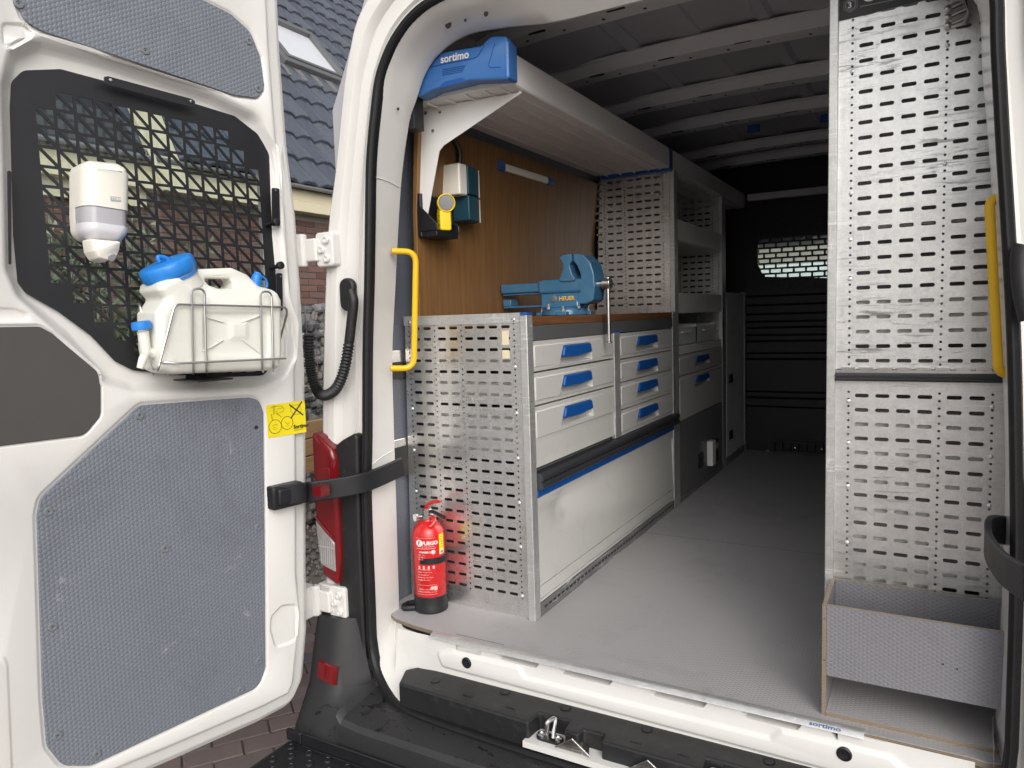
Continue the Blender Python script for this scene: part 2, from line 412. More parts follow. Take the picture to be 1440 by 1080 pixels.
def perf(m, cols, rows, mapf, th=.002, ok=None, pitch=.0355):
    """cols: (centre, width, kind); rows: centres. dots take two holes a row"""
    for uc, wd, kind in cols:
        for vc in rows:
            subs = [(vc-pitch/4, pitch/2), (vc+pitch/4, pitch/2)] if kind == 'dot' else [(vc, pitch)]
            for v0, ht in subs:
                k = kind
                if ok and not ok(uc, v0): k = 'blank'
                V, fs, hi = cell(k, wd, ht)
                o = len(m.v)
                m.add([mapf(uc+p[0], v0+p[1], 0) for p in V], fs)
                if hi:
                    n = len(hi)
                    m.add([mapf(uc+V[i][0], v0+V[i][1], 0) for i in hi]+[mapf(uc+V[i][0], v0+V[i][1], th) for i in hi],
                          [(i,(i+1)%n,(i+1)%n+n,i+n) for i in range(n)])
    return m
PCOL = [(0, .0145, 'dot')]+[(x, .045, 'slot') for x in (.0295, .0745, .1195, .1645)]+[(.1942, .0145, 'dot')]+[(x, .045, 'slot') for x in (.2240, .2690)]+[(.2987, .0145, 'dot')]
_fd = {}
def text(name, body, mat, org, xd, ud, size, parent=None, ext=.0004, align='LEFT', bend=None, shear=0, thick=0, sx=1):
    """lettering as flat raised geometry; bend=(centre, radius) wraps it round a vertical cylinder"""
    cu = bpy.data.curves.new(name, 'FONT'); cu.body = body; cu.size = size; cu.align_x = align; cu.extrude = ext; cu.shear = shear; cu.offset = thick
    cu.resolution_u = 3
    o = bpy.data.objects.new(name, cu); COL.objects.link(o); bpy.context.view_layer.update()
    me = bpy.data.meshes.new_from_object(o.evaluated_get(bpy.context.evaluated_depsgraph_get()))
    bpy.data.objects.remove(o)
    xd = Vector(xd).normalized(); ud = Vector(ud).normalized(); nd = xd.cross(ud); org = Vector(org); off = parent_loc(parent) if parent else Vector((0,0,0))
    for v in me.vertices:
        c = v.co
        if bend:
            cx, cy, rad, a0 = bend
            a = a0+c.x*sx/rad; rr = rad+c.z+ext
            v.co = PLACE(Vector((cx+rr*cos(a), cy+rr*sin(a), org.z+c.y)))-off
        else: v.co = PLACE(org+xd*c.x*sx+ud*c.y+nd*(c.z+ext))-off
    me.materials.clear(); me.materials.append(mat)
    ob = bpy.data.objects.new(name, me); COL.objects.link(ob)
    if parent: ob.parent = parent
    return ob
def fillet(pts, r, n=6):
    """round the bends of an open 3-D path"""
    pts = [Vector(p) for p in pts]; out = [pts[0]]
    for i in range(1, len(pts)-1):
        p = pts[i]; da = pts[i-1]-p; db = pts[i+1]-p; t = min(r, da.length*.49, db.length*.49)
        a = p+da.normalized()*t; b = p+db.normalized()*t
        for k in range(n+1):
            s = k/n; out.append(a*(1-s)**2+p*2*s*(1-s)+b*s*s)
    out.append(pts[-1]); return out
def spline(pts, n=8):
    pts = [Vector(p) for p in pts]; P = [pts[0]*2-pts[1]]+pts+[pts[-1]*2-pts[-2]]; out = []
    for i in range(1, len(P)-2):
        a, b, c, d = P[i-1:i+3]
        for k in range(n):
            t = k/n; out.append(.5*((2*b)+(c-a)*t+(2*a-5*b+4*c-d)*t*t+(3*b-a-3*c+d)*t**3))
    out.append(pts[-1]); return out
def polypx(pxs, ax, val):
    """photo outline -> 2-D outline on the plane axis=val"""
    q = []
    for a in pxs:
        p = U(a[0], a[1], ax, val); q.append((p.y, p.z) if ax == 0 else (p.x, p.z) if ax == 1 else (p.x, p.y))
    return q
# ================================================================== VAN
XC = -.659
mx = lambda x: 2*XC-x
van = thing('van', 'white panel van with its rear doors open on a fitted-out load bay', 'van', (XC, .3, GZ))
XDR = -1.600                                    # inner face of the opened rear door
# ---- load bay shell
m = MB()
m.box(-1.64, -1.60, -.16, 3.2, -.25, 1.62); m.prism([(-1.64,1.62),(-1.60,1.62),(-1.40,1.98),(-1.44,2.02)], 1, -.16, 3.2)
m.build('side_wall', M['roofskin'], van, label='bare inner side wall behind the workbench')
m = MB()
m.box(mx(-1.60), mx(-1.64), -.16, 3.2, -.25, 1.62); m.prism([(mx(-1.64),1.62),(mx(-1.60),1.62),(mx(-1.40),1.98),(mx(-1.44),2.02)][::-1], 1, -.16, 3.2)
m.build('side_wall', M['roofskin'], van, label='bare inner side wall behind the tall perforated rack')
m = MB(); xs = [-1.43+k*(2*(XC+1.43))/14 for k in range(15)]
def roofz(x): return 1.968-.05*((x-XC)/.77)**2-.03*max(0, abs(x-XC)-.6)/.17
m.loft([[(x, y, roofz(x)-(.014 if (k % 4 == 2) else 0)) for k, x in enumerate(xs)] for y in (-.2, .1, 1, 2, 3.2)], closed=False)
m.loft([[(x, y, roofz(x)+.03) for x in xs] for y in (-.2, 3.2)], closed=False)
m.build('roof', M['roofskin'], van)
rb = [bpy.data.objects['roof']]
# pressed beads running lengthways in the roof sheet
for bx in (-1.22, -.98, -.74, -.5, -.26, -.02):
    mb = MB(); z = roofz(bx); mb.loft([[(bx-.032, y, z-.001), (bx-.016, y, z-.013), (bx+.016, y, z-.013), (bx+.032, y, z-.001)] for y in (-.1, 3.15)], closed=False)
    mb.build('roof_bead', M['roofskin'], rb[0])
# cross ribs
def rib(y0, wd, zz, nm='roof_rib'):
    prof = [(-wd/2-.014, .050), (-wd/2-.014, .044), (-wd/2, .039), (-wd/2+.012, 0), (wd/2-.012, 0), (wd/2, .039), (wd/2+.014, .044), (wd/2+.014, .050)]
    rings = []
    for k in range(17):
        x = -1.45+k*(2*(XC+1.45))/16; e = max(0, abs(x-XC)-.5)/.29
        z = zz-.026*((x-XC)/.79)**2-.02*e*e
        rings.append([(x, y0+p[0], z+p[1]) for p in prof])
    mb = MB().loft(rings, closed=True, caps=True); ro = mb.build(nm, M['rib'], van, ang=25)
    h = MB()
    for k in range(9):
        x = -1.2+k*.14; e = max(0, abs(x-XC)-.5)/.29; z = zz-.026*((x-XC)/.79)**2-.02*e*e
        h.lathe([(.006, 0), (.006, .0015)], (x, y0+.01, z-.0016), (0, 0, 1), 8)
        if k % 2 == 0: h.box(x+.03, x+.09, y0-wd/2+.012, y0-wd/2+.022, z-.001, z+.004)
    h.build('rib_hole', M['ink'], ro)['kind'] = 'stuff'
    return ro
ribs = [rib(y, .105, z+.006) for y, z in ((.33, 1.90), (.84, 1.895), (1.40, 1.895), (1.92, 1.895), (2.62, 1.89), (2.98, 1.885))]
mb = MB(); p = U(975, 27, 2, 1.88)
mb.prism(rpoly([(p.x-.07,.40),(p.x+.07,.40),(p.x+.07,.44),(p.x-.07,.44)], .018, 4), 2, 1.935, 1.975)
for k in range(10): mb.box(p.x-.06+k*.0125, p.x-.054+k*.0125, .396, .402, 1.93, 1.95)
mb.build('roof_grommet', M['black'], van, bevel=.002)
for px, py in ((1060, 180), (1163, 165)):
    p = U(px, py, 2, 1.885); MB().box(p.x-.03, p.x+.03, p.y-.012, p.y+.012, 1.865, 1.90).build('blue_clip', M['blue'], van, bevel=.003)
# ---- wall lining, wood lining
m = MB(); m.prism([(-1.545,-.0),(-1.53,1.35),(-1.47,1.60),(-1.40,1.70),(-1.40,1.708),(-1.478,1.606),(-1.538,1.355),(-1.553,0)], 1, -.155, 3.1)
m.build('wall_lining', M['lin_w'], van)
m = MB(); m.prism([(-1.455,.945),(-1.452,1.30),(-1.425,1.60),(-1.445,1.605),(-1.467,1.30),(-1.47,.945)], 1, .004, 1.487)
m.build('wood_lining', M['wood'], van, bevel=.0015)
# ---- bulkhead with its window
BY = 3.12
wo = rpoly(polypx([(1066,340),(1066,372),(1074,389),(1169,391),(1300,391),(1310,372),(1310,322),(1300,316),(1169,326),(1075,335)], 1, BY), .02, 4)
zones = []
for z0, z1 in ((.30,.36),(.40,.62),(.66,.74),(.78,.83),(.87,.92),(.98,1.04)):
    zones += step(rpoly([(-1.42,z0),(.12,z0),(.12,z1),(-1.42,z1)], .012, 3), .014, 0, .016, 4)
m = sheet(([(-1.6,-.05),(.28,-.05),(.28,2.03),(-1.6,2.03)], 0), zones, lambda u, v, h: (u, BY-h, v), holes=[(wo, 0)])
bk = m.build('bulkhead', M['bulk'], van)
m = MB(); m.loft([[(x, BY-.02, 1.665), (x, BY-.045, 1.67), (x, BY-.045, 1.71), (x, BY-.02, 1.715)] for x in (-1.03, -.8, -.3, .1)], closed=True, caps=True)
m.build('bulkhead_rail', M['rib'], van, bevel=.004)
# brick pattern guard on the bulkhead window
m = MB(); rowh = .0335; cw = .074
gx0, gx1 = -1.0, -.25
for r in range(13):
    z = 1.10+r*rowh; nx = int((gx1-gx0)/cw)
    for c in range(nx):
        x = gx0+cw/2+c*cw+(cw/2 if r % 2 else 0)
        V, fs, hi = cell('brickslot', cw, rowh)
        m.add([(x+p[0], BY-.03, z+p[1]) for p in V], fs)
        n = len(hi); m.add([(x+V[i][0], BY-.03, z+V[i][1]) for i in hi]+[(x+V[i][0], BY-.026, z+V[i][1]) for i in hi], [(i,(i+1)%n,(i+1)%n+n,i+n) for i in range(n)])
m.build('window_guard', M['bulk'], bk, fix=False)
m = MB(); m.prism(wo, 1, BY+.012, BY+.016); m.build('window_pane', M['glass'], bk)
for px, py in ((1112,538),(1114,562),(1118,630),(1080,634),(1109,637),(1156,632)):
    p = U(px, py, 1, BY-.005); MB().lathe([(.0, .008),(.006,.007),(.009,.002),(.009,0)][::-1], (p.x, BY-.004, p.z), (0,-1,0), 8).build('bulkhead_screw', M['steel'], bk)
m = MB()
for k in range(12): m.box(-.86+k*.05, -.856+k*.05, BY-.05, BY-.01, .01, .075)
m.box(-.88, -.2, BY-.05, BY-.04, .0, .012); m.box(-.88, -.2, BY-.05, BY-.04, .066, .078); m.build('floor_rail', M['black'], van)
# ---- cab beyond the bulkhead: roof, dashboard, seats, windscreen
m = MB(); m.box(-1.6, .28, 3.3, 5.0, 1.50, 1.54); m.box(-1.64, -1.60, 3.2, 5.2, -.2, .9); m.box(.28, .32, 3.2, 5.2, -.2, .9)
m.box(-1.64, .32, 5.0, 5.4, -.3, .72); m.box(-1.64, .32, 3.2, 5.4, -.3, -.26); m.build('cab', M['plastic'], van)
m = MB(); m.prism([(5.0,.75),(5.02,.75),(4.45,1.52),(4.43,1.52)], 0, -1.58, .26); m.build('windscreen', M['glass'], van)
for sx in (-1.15, -.2):
    m = MB(); m.prism(rpoly([(3.5,.1),(4.1,.1),(4.1,.35),(3.72,.4),(3.6,1.02),(3.46,1.02)], .05), 0, sx-.24, sx+.24); m.prism(rpoly([(3.45,1.03),(3.55,1.03),(3.53,1.22),(3.46,1.22)], .03), 0, sx-.13, sx+.13)
    m.build('cab_seat', M['vinyl'], van, bevel=.02)
# ---- load floor
fl = [(-1.51,-.158),(-1.46,-.185),(-1.38,-.20),(-1.30,-.206),(-1.29,-.226),(.10,-.226),(.13,-.232),(.16,-.225),(.22,-.16),(.22,3.1),(-1.55,3.1),(-1.55,-.158)]
m = MB(); m.prism(ccw(fl), 2, -.002, 0); lf = m.build('load_floor', M['lin_z'], van)
m = MB(); m.prism(offset(fl, -.001), 2, -.014, -.0021); m.build('plywood_edge', M['ply'], lf)
# joint grooves of the floor boards
m = MB(); m.box(-1.1, .2, 1.008, 1.012, .0002, .0008); m.box(-1.22, -1.05, -.2, -.197, .0002, .0008)
m.build('floor_joint', simple('joint_filler', (.17, .168, .172), .7), lf)['kind'] = 'stuff'
# aluminium edge strip lettered at its right-hand end
m = MB(); m.prism([(-.2400,-.0085),(-.227,-.0085),(-.227,.0004),(-.215,.0006),(-.215,.0024),(-.2285,.0026),(-.2315,.0008),(-.2385,-.006)], 0, -1.29, -.10)
es_ = m.build('edge_strip', M['alu'], lf)
p = U(1208, 1030, 2, .004)
text('strip_lettering', 'sortimo', M['blueink'], (-.215, -.2375, -.0046), (1, 0, 0), (0, .70, .71), .0125, lf, .0003, thick=.0003, sx=1.7)
# ---- rear frame: swept pressed surfaces between inner edge A, seal B and outer edge C
ST = [  # (A x,z) inner reveal edge, (B x,y,z) seal line, (C x,z) outer edge
 ((-1.492,-.02), (-1.505,-.25,-.06), (-1.700,-.20)),
 ((-1.490,.05), (-1.503,-.25,.06), (-1.700,.06)),
 ((-1.480,.40), (-1.497,-.25,.41), (-1.690,.41)),
 ((-1.462,.70), (-1.482,-.25,.60), (-1.680,.60)),
 ((-1.442,.92), (-1.464,-.25,.86), (-1.656,.86)),
 ((-1.428,1.07), (-1.444,-.25,1.07), (-1.632,1.07)),
 ((-1.408,1.25), (-1.429,-.25,1.25), (-1.606,1.25)),
 ((-1.388,1.41), (-1.414,-.25,1.42), (-1.562,1.42)),
 ((-1.352,1.55), (-1.388,-.25,1.56), (-1.530,1.57)),
 ((-1.322,1.61), (-1.368,-.25,1.64), (-1.508,1.67)),
 ((-1.272,1.67), (-1.336,-.25,1.70), (-1.487,1.74)),
 ((-1.205,1.715), (-1.295,-.25,1.748), (-1.462,1.81)),
 ((-1.11,1.735), (-1.235,-.25,1.79), (-1.425,1.862)),
 ((-1.00,1.730), (-1.155,-.25,1.815), (-1.36,1.915)),
 ((-.85,1.715), (-1.00,-.25,1.832), (-1.20,1.965)),
 ((-.75,1.712), (-.82,-.25,1.838), (-.95,1.99)),
 ((XC,1.712), (XC,-.25,1.84), (XC,1.995))]
AL = [(-1.500,-.02),(-1.500,.05),(-1.492,.40),(-1.487,.65),(-1.480,.85),(-1.454,1.07),(-1.432,1.25),(-1.410,1.40),(-1.374,1.55),(-1.345,1.61),(-1.300,1.69),(-1.235,1.738),(-1.139,1.763),(-1.00,1.752),(-.87,1.734),(-.75,1.732),(XC,1.732)]
ST = [(AL[i], b, c) for i, (a, b, c) in enumerate(ST)]
AR = [(.148,-.02),(.151,.05),(.156,.30),(.155,.60),(.142,.85),(.127,1.07),(.111,1.25),(.095,1.42),(.082,1.56)]
BR = [(.152,-.06),(.151,.06),(.150,.41),(.145,.60),(.134,.86),(.120,1.07),(.106,1.25),(.094,1.42),(.083,1.56)]
RT_ = []
for i, (a, b, c) in enumerate(ST[:-1]):
    if i < 9:
        bb = (BR[i][0]+.0185, -.25, BR[i][1]); RT_.append((AR[i], bb, (bb[0]+(b[0]-c[0]), c[1])))
    else: RT_.append(((mx(a[0]), a[1]), (mx(b[0]), b[1], b[2]), (mx(c[0]), c[1])))
full = ST+RT_[::-1]
def catm(arr, n=4):
    """refine the station list"""
    out = []
    flat = [a+b+c for a, b, c in arr]; L = len(flat)
    for i in range(L-1):
        P = [flat[max(0, i-1)], flat[i], flat[i+1], flat[min(L-1, i+2)]]
        for k in range(n):
            t = k/n
            q = [.5*((2*b)+(c-a)*t+(2*a-5*b+4*c-d)*t*t+(3*b-a-3*c+d)*t**3) for a, b, c, d in zip(*P)]
            out.append(((q[0], q[1]), (q[2], q[3], q[4]), (q[5], q[6])))
    out.append(arr[-1]); return out
full = catm(full)
rings = []
for a, b, c in full:
    A = Vector((a[0], -.13, a[1])); B = Vector(b); C = Vector((c[0], -.25, c[1]))
    out = (C-B); out.y = 0; W = out.length; o = out.normalized()
    Bi = B-o*.009; Bi.y = -.262
    def L(t, y): q = B+out*t; return (q.x, y, q.z)
    ring = [(A.x+o.x*.10, -.10, A.z+o.z*.10), (A.x+o.x*.012, -.105, A.z+o.z*.012), (A.x+o.x*.002, -.115, A.z+o.z*.002), (A.x, -.128, A.z)]
    for s, dy in ((.25, 0), (.6, 0), (.64, -.003), (.92, -.003)):
        q = A.lerp(Bi, s); ring.append((q.x, q.y+dy, q.z))
    ring += [tuple(Bi), L(.02, -.258), L(.07, -.228), L(.12, -.222), L(.30, -.226), L(.318, -.237), L(.345, -.237), L(.362, -.226), L(.60, -.232), L(.65, -.250), L(.69, -.256), L(.80, -.257), L(.815, -.252), L(.93, -.252), L(.985, -.244), L(1.0, -.228)]
    ring += [(C.x, -.12, C.z)]
    rings.append(ring)
m = MB().loft(rings, closed=False)
m.build('rear_frame', M['white'], van, ang=32)
fr = bpy.data.objects['rear_frame']
# outer body skin
m = MB(); sk = [(-1.705,-.35),(-1.70,.2),(-1.66,.86),(-1.61,1.25),(-1.53,1.57),(-1.46,1.81),(-1.36,1.915),(-1.2,1.965),(-.95,2.03),(XC,2.07)]
sk = sk+[(mx(x), z) for x, z in sk[:-1][::-1]]
m.loft([[(x, y, z) for x, z in sk] for y in (-.12, 0, 1.5, 3.2)], closed=False); m.build('body_skin', M['white'], van)
m = MB(); m.loft([[(x, y, z*(1 if y < 3.5 else .8)) for x, z in sk] for y in (3.2, 3.6)], closed=False); m.build('cab_skin', M['white'], van)
# small plugs and holes of the pressed frame
for px, py, rr in ((560.5,153.5,.0045),(631,35,.011),(655,29,.004),(684,20,.007)):
    p = U(px, py, 1, -.185); MB().lathe([(rr, 0), (rr*.9, .002)], (p.x, p.y-.002, p.z), (0, -1, 0), 12).build('frame_hole', M['ink'], fr)
def seam(z):
    a, b, c = min(full[:len(full)//2], key=lambda s: abs(s[0][1]-z))
    A = Vector((a[0], -.13, a[1])); B = Vector(b); o = Vector((c[0]-b[0], 0, c[1]-b[2])).normalized(); Bi = B-o*.009; Bi.y = -.262
    o2 = Vector((.0012, 0, 0)); pts = [A+o2, A.lerp(Bi, .4)+o2+Vector((0,0,.002)), A.lerp(Bi, .62)+o2, A.lerp(Bi, .9)+o2-Vector((0,0,.004))]
    MB().tube(pts, .0017, 6).build('frame_seam', M['rib'], fr)
seam(1.38); seam(.56)
# ---- rubber seal round the opening
bot = [(-1.505,-.25,-.04),(-1.492,-.256,-.10),(-1.455,-.275,-.150),(-1.395,-.305,-.180),(-1.31,-.335,-.192),(-1.15,-.352,-.192),(-.66,-.365,-.192)]
bot = bot+[(mx(x)-.024*max(0, min(1, (mx(x)+.3)/.45)), y, z) for x, y, z in bot[:-1][::-1]]
bp = spline(bot, 5)
path = [Vector(b) for a, b, c in full[4:-4]] + [Vector(p) for p in bp[::-1]]
rings = []; L_ = len(path)
for i, p in enumerate(path):
    t = (path[(i+1) % L_]-path[i-1]).normalized(); ctr = Vector((XC, p.y, .85))
    o = (p-ctr); o -= t*o.dot(t); o.normalize(); f = t.cross(o).normalized()
    if f.y > 0: f = -f
    q = p+f*.004
    pr = [(-.011,-.012),(-.0125,.003),(-.010,.012),(-.004,.0165),(.000,.0135),(.003,.0138),(.008,.0150),(.0115,.007),(.012,-.012)]
    rings.append([tuple(q+o*a+f*b) for a, b in pr])
m = MB().loft(rings, closed=True, cyc=True); m.build('door_seal', M['seal'], van, ang=40)
# ---- white sill below the floor edge
def sillmap(u, v, h):
    # u = x, v = distance down the face; the face leans back to the step cover
    return (u, -.228-h-.05*max(0, v-.13)/.1, -.008-v)
em = rpoly([(-1.27,.045),(-1.21,.032),(-.985,.030),(-.965,.055),(-.30,.055),(-.275,.03),(-.05,.03),(-.0,.06),(-.0,.098),(-1.25,.085)], .012, 4)
zones = step(em, .014, .002, .010)+step(rpoly([(-1.30,.006),(-1.12,.010),(-1.11,.022),(-1.29,.018)], .004, 3), .006, 0, -.012, 4)
for a, b in ((-1.06,-.92),(-.86,-.70),(-.60,-.45),(-.37,-.23),(-.17,-.05)):
    zones += step(rpoly([(a,.003),(b,.003),(b-.012,.020),(a+.012,.020)], .004, 3), .005, .0005, -.030, 4)
m = sheet(([(-1.42,0),(.11,0),(.11,.20),(-1.42,.20)], 0), zones, sillmap); sill = m.build('sill', M['white'], van)
# corner pieces joining the sill with the side reveal
for sgn in (0, 1):
    X = (lambda x: x) if not sgn else (lambda x: mx(x)-.036)
    K3 = [(-1.502,-.125,.05),(-1.500,-.125,.0),(-1.475,-.150,-.010),(-1.44,-.185,-.012),(-1.40,-.212,-.011),(-1.31,-.227,-.009),(-1.20,-.2275,-.008)]
    K2 = [(-1.500,-.130,.05),(-1.499,-.140,-.03),(-1.482,-.165,-.075),(-1.45,-.200,-.108),(-1.40,-.222,-.122),(-1.31,-.229,-.130),(-1.20,-.2285,-.134)]
    K1 = [(-1.4945,-.255,.05),(-1.494,-.256,-.05),(-1.481,-.262,-.099),(-1.444,-.280,-.144),(-1.387,-.310,-.171),(-1.305,-.340,-.178),(-1.20,-.345,-.180)]
    rows_ = []
    for k in range(5): rows_.append([Vector(p).lerp(Vector(q), k/4) for p, q in zip(K3, K2)])
    for k in range(1, 4): rows_.append([Vector(p).lerp(Vector(q), k/3)+Vector((0,0,-.004*sin(k/3*pi))) for p, q in zip(K2, K1)])
    m = MB().loft([[ (X(p.x), p.y-.0015, p.z) for p in spline(r_, 5)] for r_ in rows_], closed=False)
    m.build('sill_corner', M['white'], van, ang=60)
m = MB(); m.box(-1.50, .17, -.325, -.10, -.40, -.21); m.build('sill_underside', M['black'], van)
for px, py in ((655, 933), (1187, 1062)):
    p = U(px, py, 1, -.243)
    MB().lathe([(.0165,0),(.0165,.004),(.013,.006),(.012,.003),(.004,.002),(.003,.005),(.0,.005)], (p.x, -.236, p.z), (0,-1,0), 24).build('sill_plug', M['black'], sill)
# ---- dark step cover along the sill
SCZ = -.112
sc = [(-1.372,-.262),(-1.335,-.345),(-.865,-.362)]
top = [(-1.365,-.268),(-1.332,-.226),(-1.15,-.228),(-1.05,-.226),(-.95,-.224),(.05,-.224),(.05,-.352),(-.34,-.352),(-.34,-.30),(-.435,-.30),(-.435,-.352),(-.685,-.352),(-.69,-.322),(-.745,-.322),(-.75,-.352),(-.79,-.345),(-.795,-.30),(-.885,-.30),(-.89,-.358),(-1.33,-.345)]
m = MB(); m.prism(ccw(top), 2, SCZ-.092, SCZ); cov = m.build('step_cover', M['plastic'], van, bevel=.006, seg=3)
for x in (-1.24, -1.02, -.83, -.60, -.30, -.13):
    MB().lathe([(.014,.0012),(.0125,.0012),(.011,-.004),(.003,-.005),(0,-.005)], (x, -.252 if x > -1.2 else -.285, SCZ), (0,0,1), 16).build('cover_screw', M['black'], cov)
m = MB()
for x in (-1.12,-.98,-.86,-.72,-.62,-.5,-.42,-.25,-.15,-.05):
    for k in range(5): m.box(x+k*.006, x+.0035+k*.006, -.32, -.312, SCZ+.0003, SCZ+.0012)
m.build('grip_mark', M['black'], cov)['kind'] = 'stuff'
m = MB(); m.prism(ccw([(-.90,-.36),(-.88,-.295),(.05,-.295),(.05,-.375),(-.90,-.372)]), 2, -.175, -.158); m.build('sill_ledge', M['white'], van)
# striker, guides and lock plate on the ledge
m = MB(); m.prism(rpoly([(-.875,-.352),(-.80,-.352),(-.80,-.318),(-.875,-.318)], .015), 2, -.157, -.152); stp = m.build('striker_plate', M['black'], van)
m = MB()
for x in (-.862, -.814): m.lathe([(.011,0),(.011,.006),(.006,.007),(.004,.003),(0,.003)], (x, -.335, -.152), (0,0,1), 14)
m.build('striker_bolt', M['steel'], stp)
m = MB().tube(fillet([(-.846,-.335,-.152),(-.846,-.335,-.112),(-.832,-.31,-.108),(-.828,-.335,-.152)], .01), .006); m.build('striker_loop', M['steel'], stp)
for x in (-.76, -.56):
    m = MB(); m.loft([[(x-.045,-.36,-.156),(x,-.36,-.125),(x+.045,-.36,-.156)],[(x-.03,-.325,-.156),(x,-.325,-.135),(x+.03,-.325,-.156)]], closed=True, caps=True)
    m.tube([(x-.048,-.362,-.155),(x,-.362,-.121),(x+.048,-.362,-.155)], .0025, 6); m.build('latch_guide', galv('latch_guide_steel', (.3,.28,.25), .35), van)
m = MB(); m.prism(rpoly([(-.425,-.352),(-.35,-.352),(-.35,-.305),(-.425,-.305)], .01), 2, -.157, -.128); lp = m.build('lock_plate', M['white'], van, bevel=.003)
m = MB(); m.prism(rpoly([(-.405,-.345),(-.37,-.345),(-.37,-.313),(-.405,-.313)], .014), 2, -.128, -.1275); m.build('lock_hole', M['ink'], lp)
# ---- bumper
prof = [(-.29,-.188),(-.34,-.193),(-.42,-.202),(-.448,-.208),(-.460,-.222),(-.464,-.25),(-.460,-.42),(-.40,-.46),(-.30,-.46)]
m = MB(); xs = [-1.475,-1.46,-1.40,-1.2,-.9,-.66]; xs += [mx(x) for x in xs[:-1][::-1]]
m.loft([[(x, y, z+(.030 if abs(x-XC) > .81 else .008 if abs(x-XC) > .79 else 0)) for y, z in prof] for x in xs], closed=False)
bmp = m.build('bumper', M['bumper'], van, ang=28)
m = MB(); m.prism(ccw([(-1.42,-.405),(-1.418,-.30),(-1.405,-.30),(-1.407,-.405)]), 2, -.203, -.196); m.build('bumper_joint', M['ink'], bmp)
def wing(X, s):
    secs = [(.018, [(-1.700,-.15),(-1.704,-.25),(-1.694,-.292),(-1.660,-.305),(-1.60,-.300),(-1.56,-.275),(-1.53,-.268)]),
            (-.10, [(-1.706,-.15),(-1.712,-.27),(-1.702,-.315),(-1.665,-.330),(-1.60,-.326),(-1.55,-.290),(-1.52,-.268)]),
            (-.19, [(-1.708,-.15),(-1.716,-.28),(-1.708,-.33),(-1.67,-.350),(-1.60,-.343),(-1.54,-.305),(-1.50,-.268)]),
            (-.23, [(-1.709,-.15),(-1.718,-.29),(-1.712,-.345),(-1.675,-.375),(-1.60,-.372),(-1.52,-.345),(-1.465,-.300)]),
            (-.27, [(-1.709,-.15),(-1.719,-.30),(-1.714,-.36),(-1.68,-.405),(-1.60,-.420),(-1.52,-.412),(-1.465,-.410)]),
            (-.30, [(-1.708,-.15),(-1.719,-.30),(-1.714,-.37),(-1.68,-.43),(-1.60,-.452),(-1.52,-.455),(-1.465,-.455)]),
            (-.44, [(-1.69,-.15),(-1.70,-.29),(-1.696,-.355),(-1.665,-.41),(-1.60,-.44),(-1.52,-.452),(-1.465,-.452)])]
    fine = []
    for z, ps in secs:
        q = spline([(X(a), b, z) for a, b in ps], 4); fine.append([tuple(p) for p in q])
    m = MB().loft(fine, closed=False)
    m.add([tuple(p) for p in fine[0]]+[(X(-1.53),-.15,.018)], [tuple(range(len(fine[0])+1))])
    wg = m.build('bumper_corner', M['bumper'], van, ang=28)
    return wg
wg = wing(lambda x: x, 0); wing(mx, 1)
rp = [(453,922),(463,926),(482,937),(483,955),(470,950),(454,940)]
def curved(pxs, y0, th, name, mat, parent, bev=.003, dy=.010):
    q = [U(px, py, 1, y0) for px, py in pxs]; xs_ = [p.x for p in q]; a, b = min(xs_), max(xs_)
    yy = lambda x: y0+dy*(1-((x-a)/(b-a))*.5) if False else y0
    return MB().prism(ccw([(p.x, p.z) for p in q]), 1, y0, y0+th).build(name, mat, parent, bevel=bev)
q = polypx(rp, 1, -.335)
m = MB(); zt, zb = -.112, -.165
pl = [(-1.655,-.337),(-1.63,-.341),(-1.60,-.338),(-1.58,-.330)]
m.loft([[(x, y+.004, zt-.012*(x+1.655)/.07) for x, y in pl], [(x, y-.004, zt-.003-.012*(x+1.655)/.07) for x, y in pl], [(x-.004, y-.010, zb-.014*(x+1.655)/.07) for x, y in pl], [(x-.004, y+.02, zb-.003-.014*(x+1.655)/.07) for x, y in pl]], closed=False)
m.build('rear_reflector', M['redlens'], van)
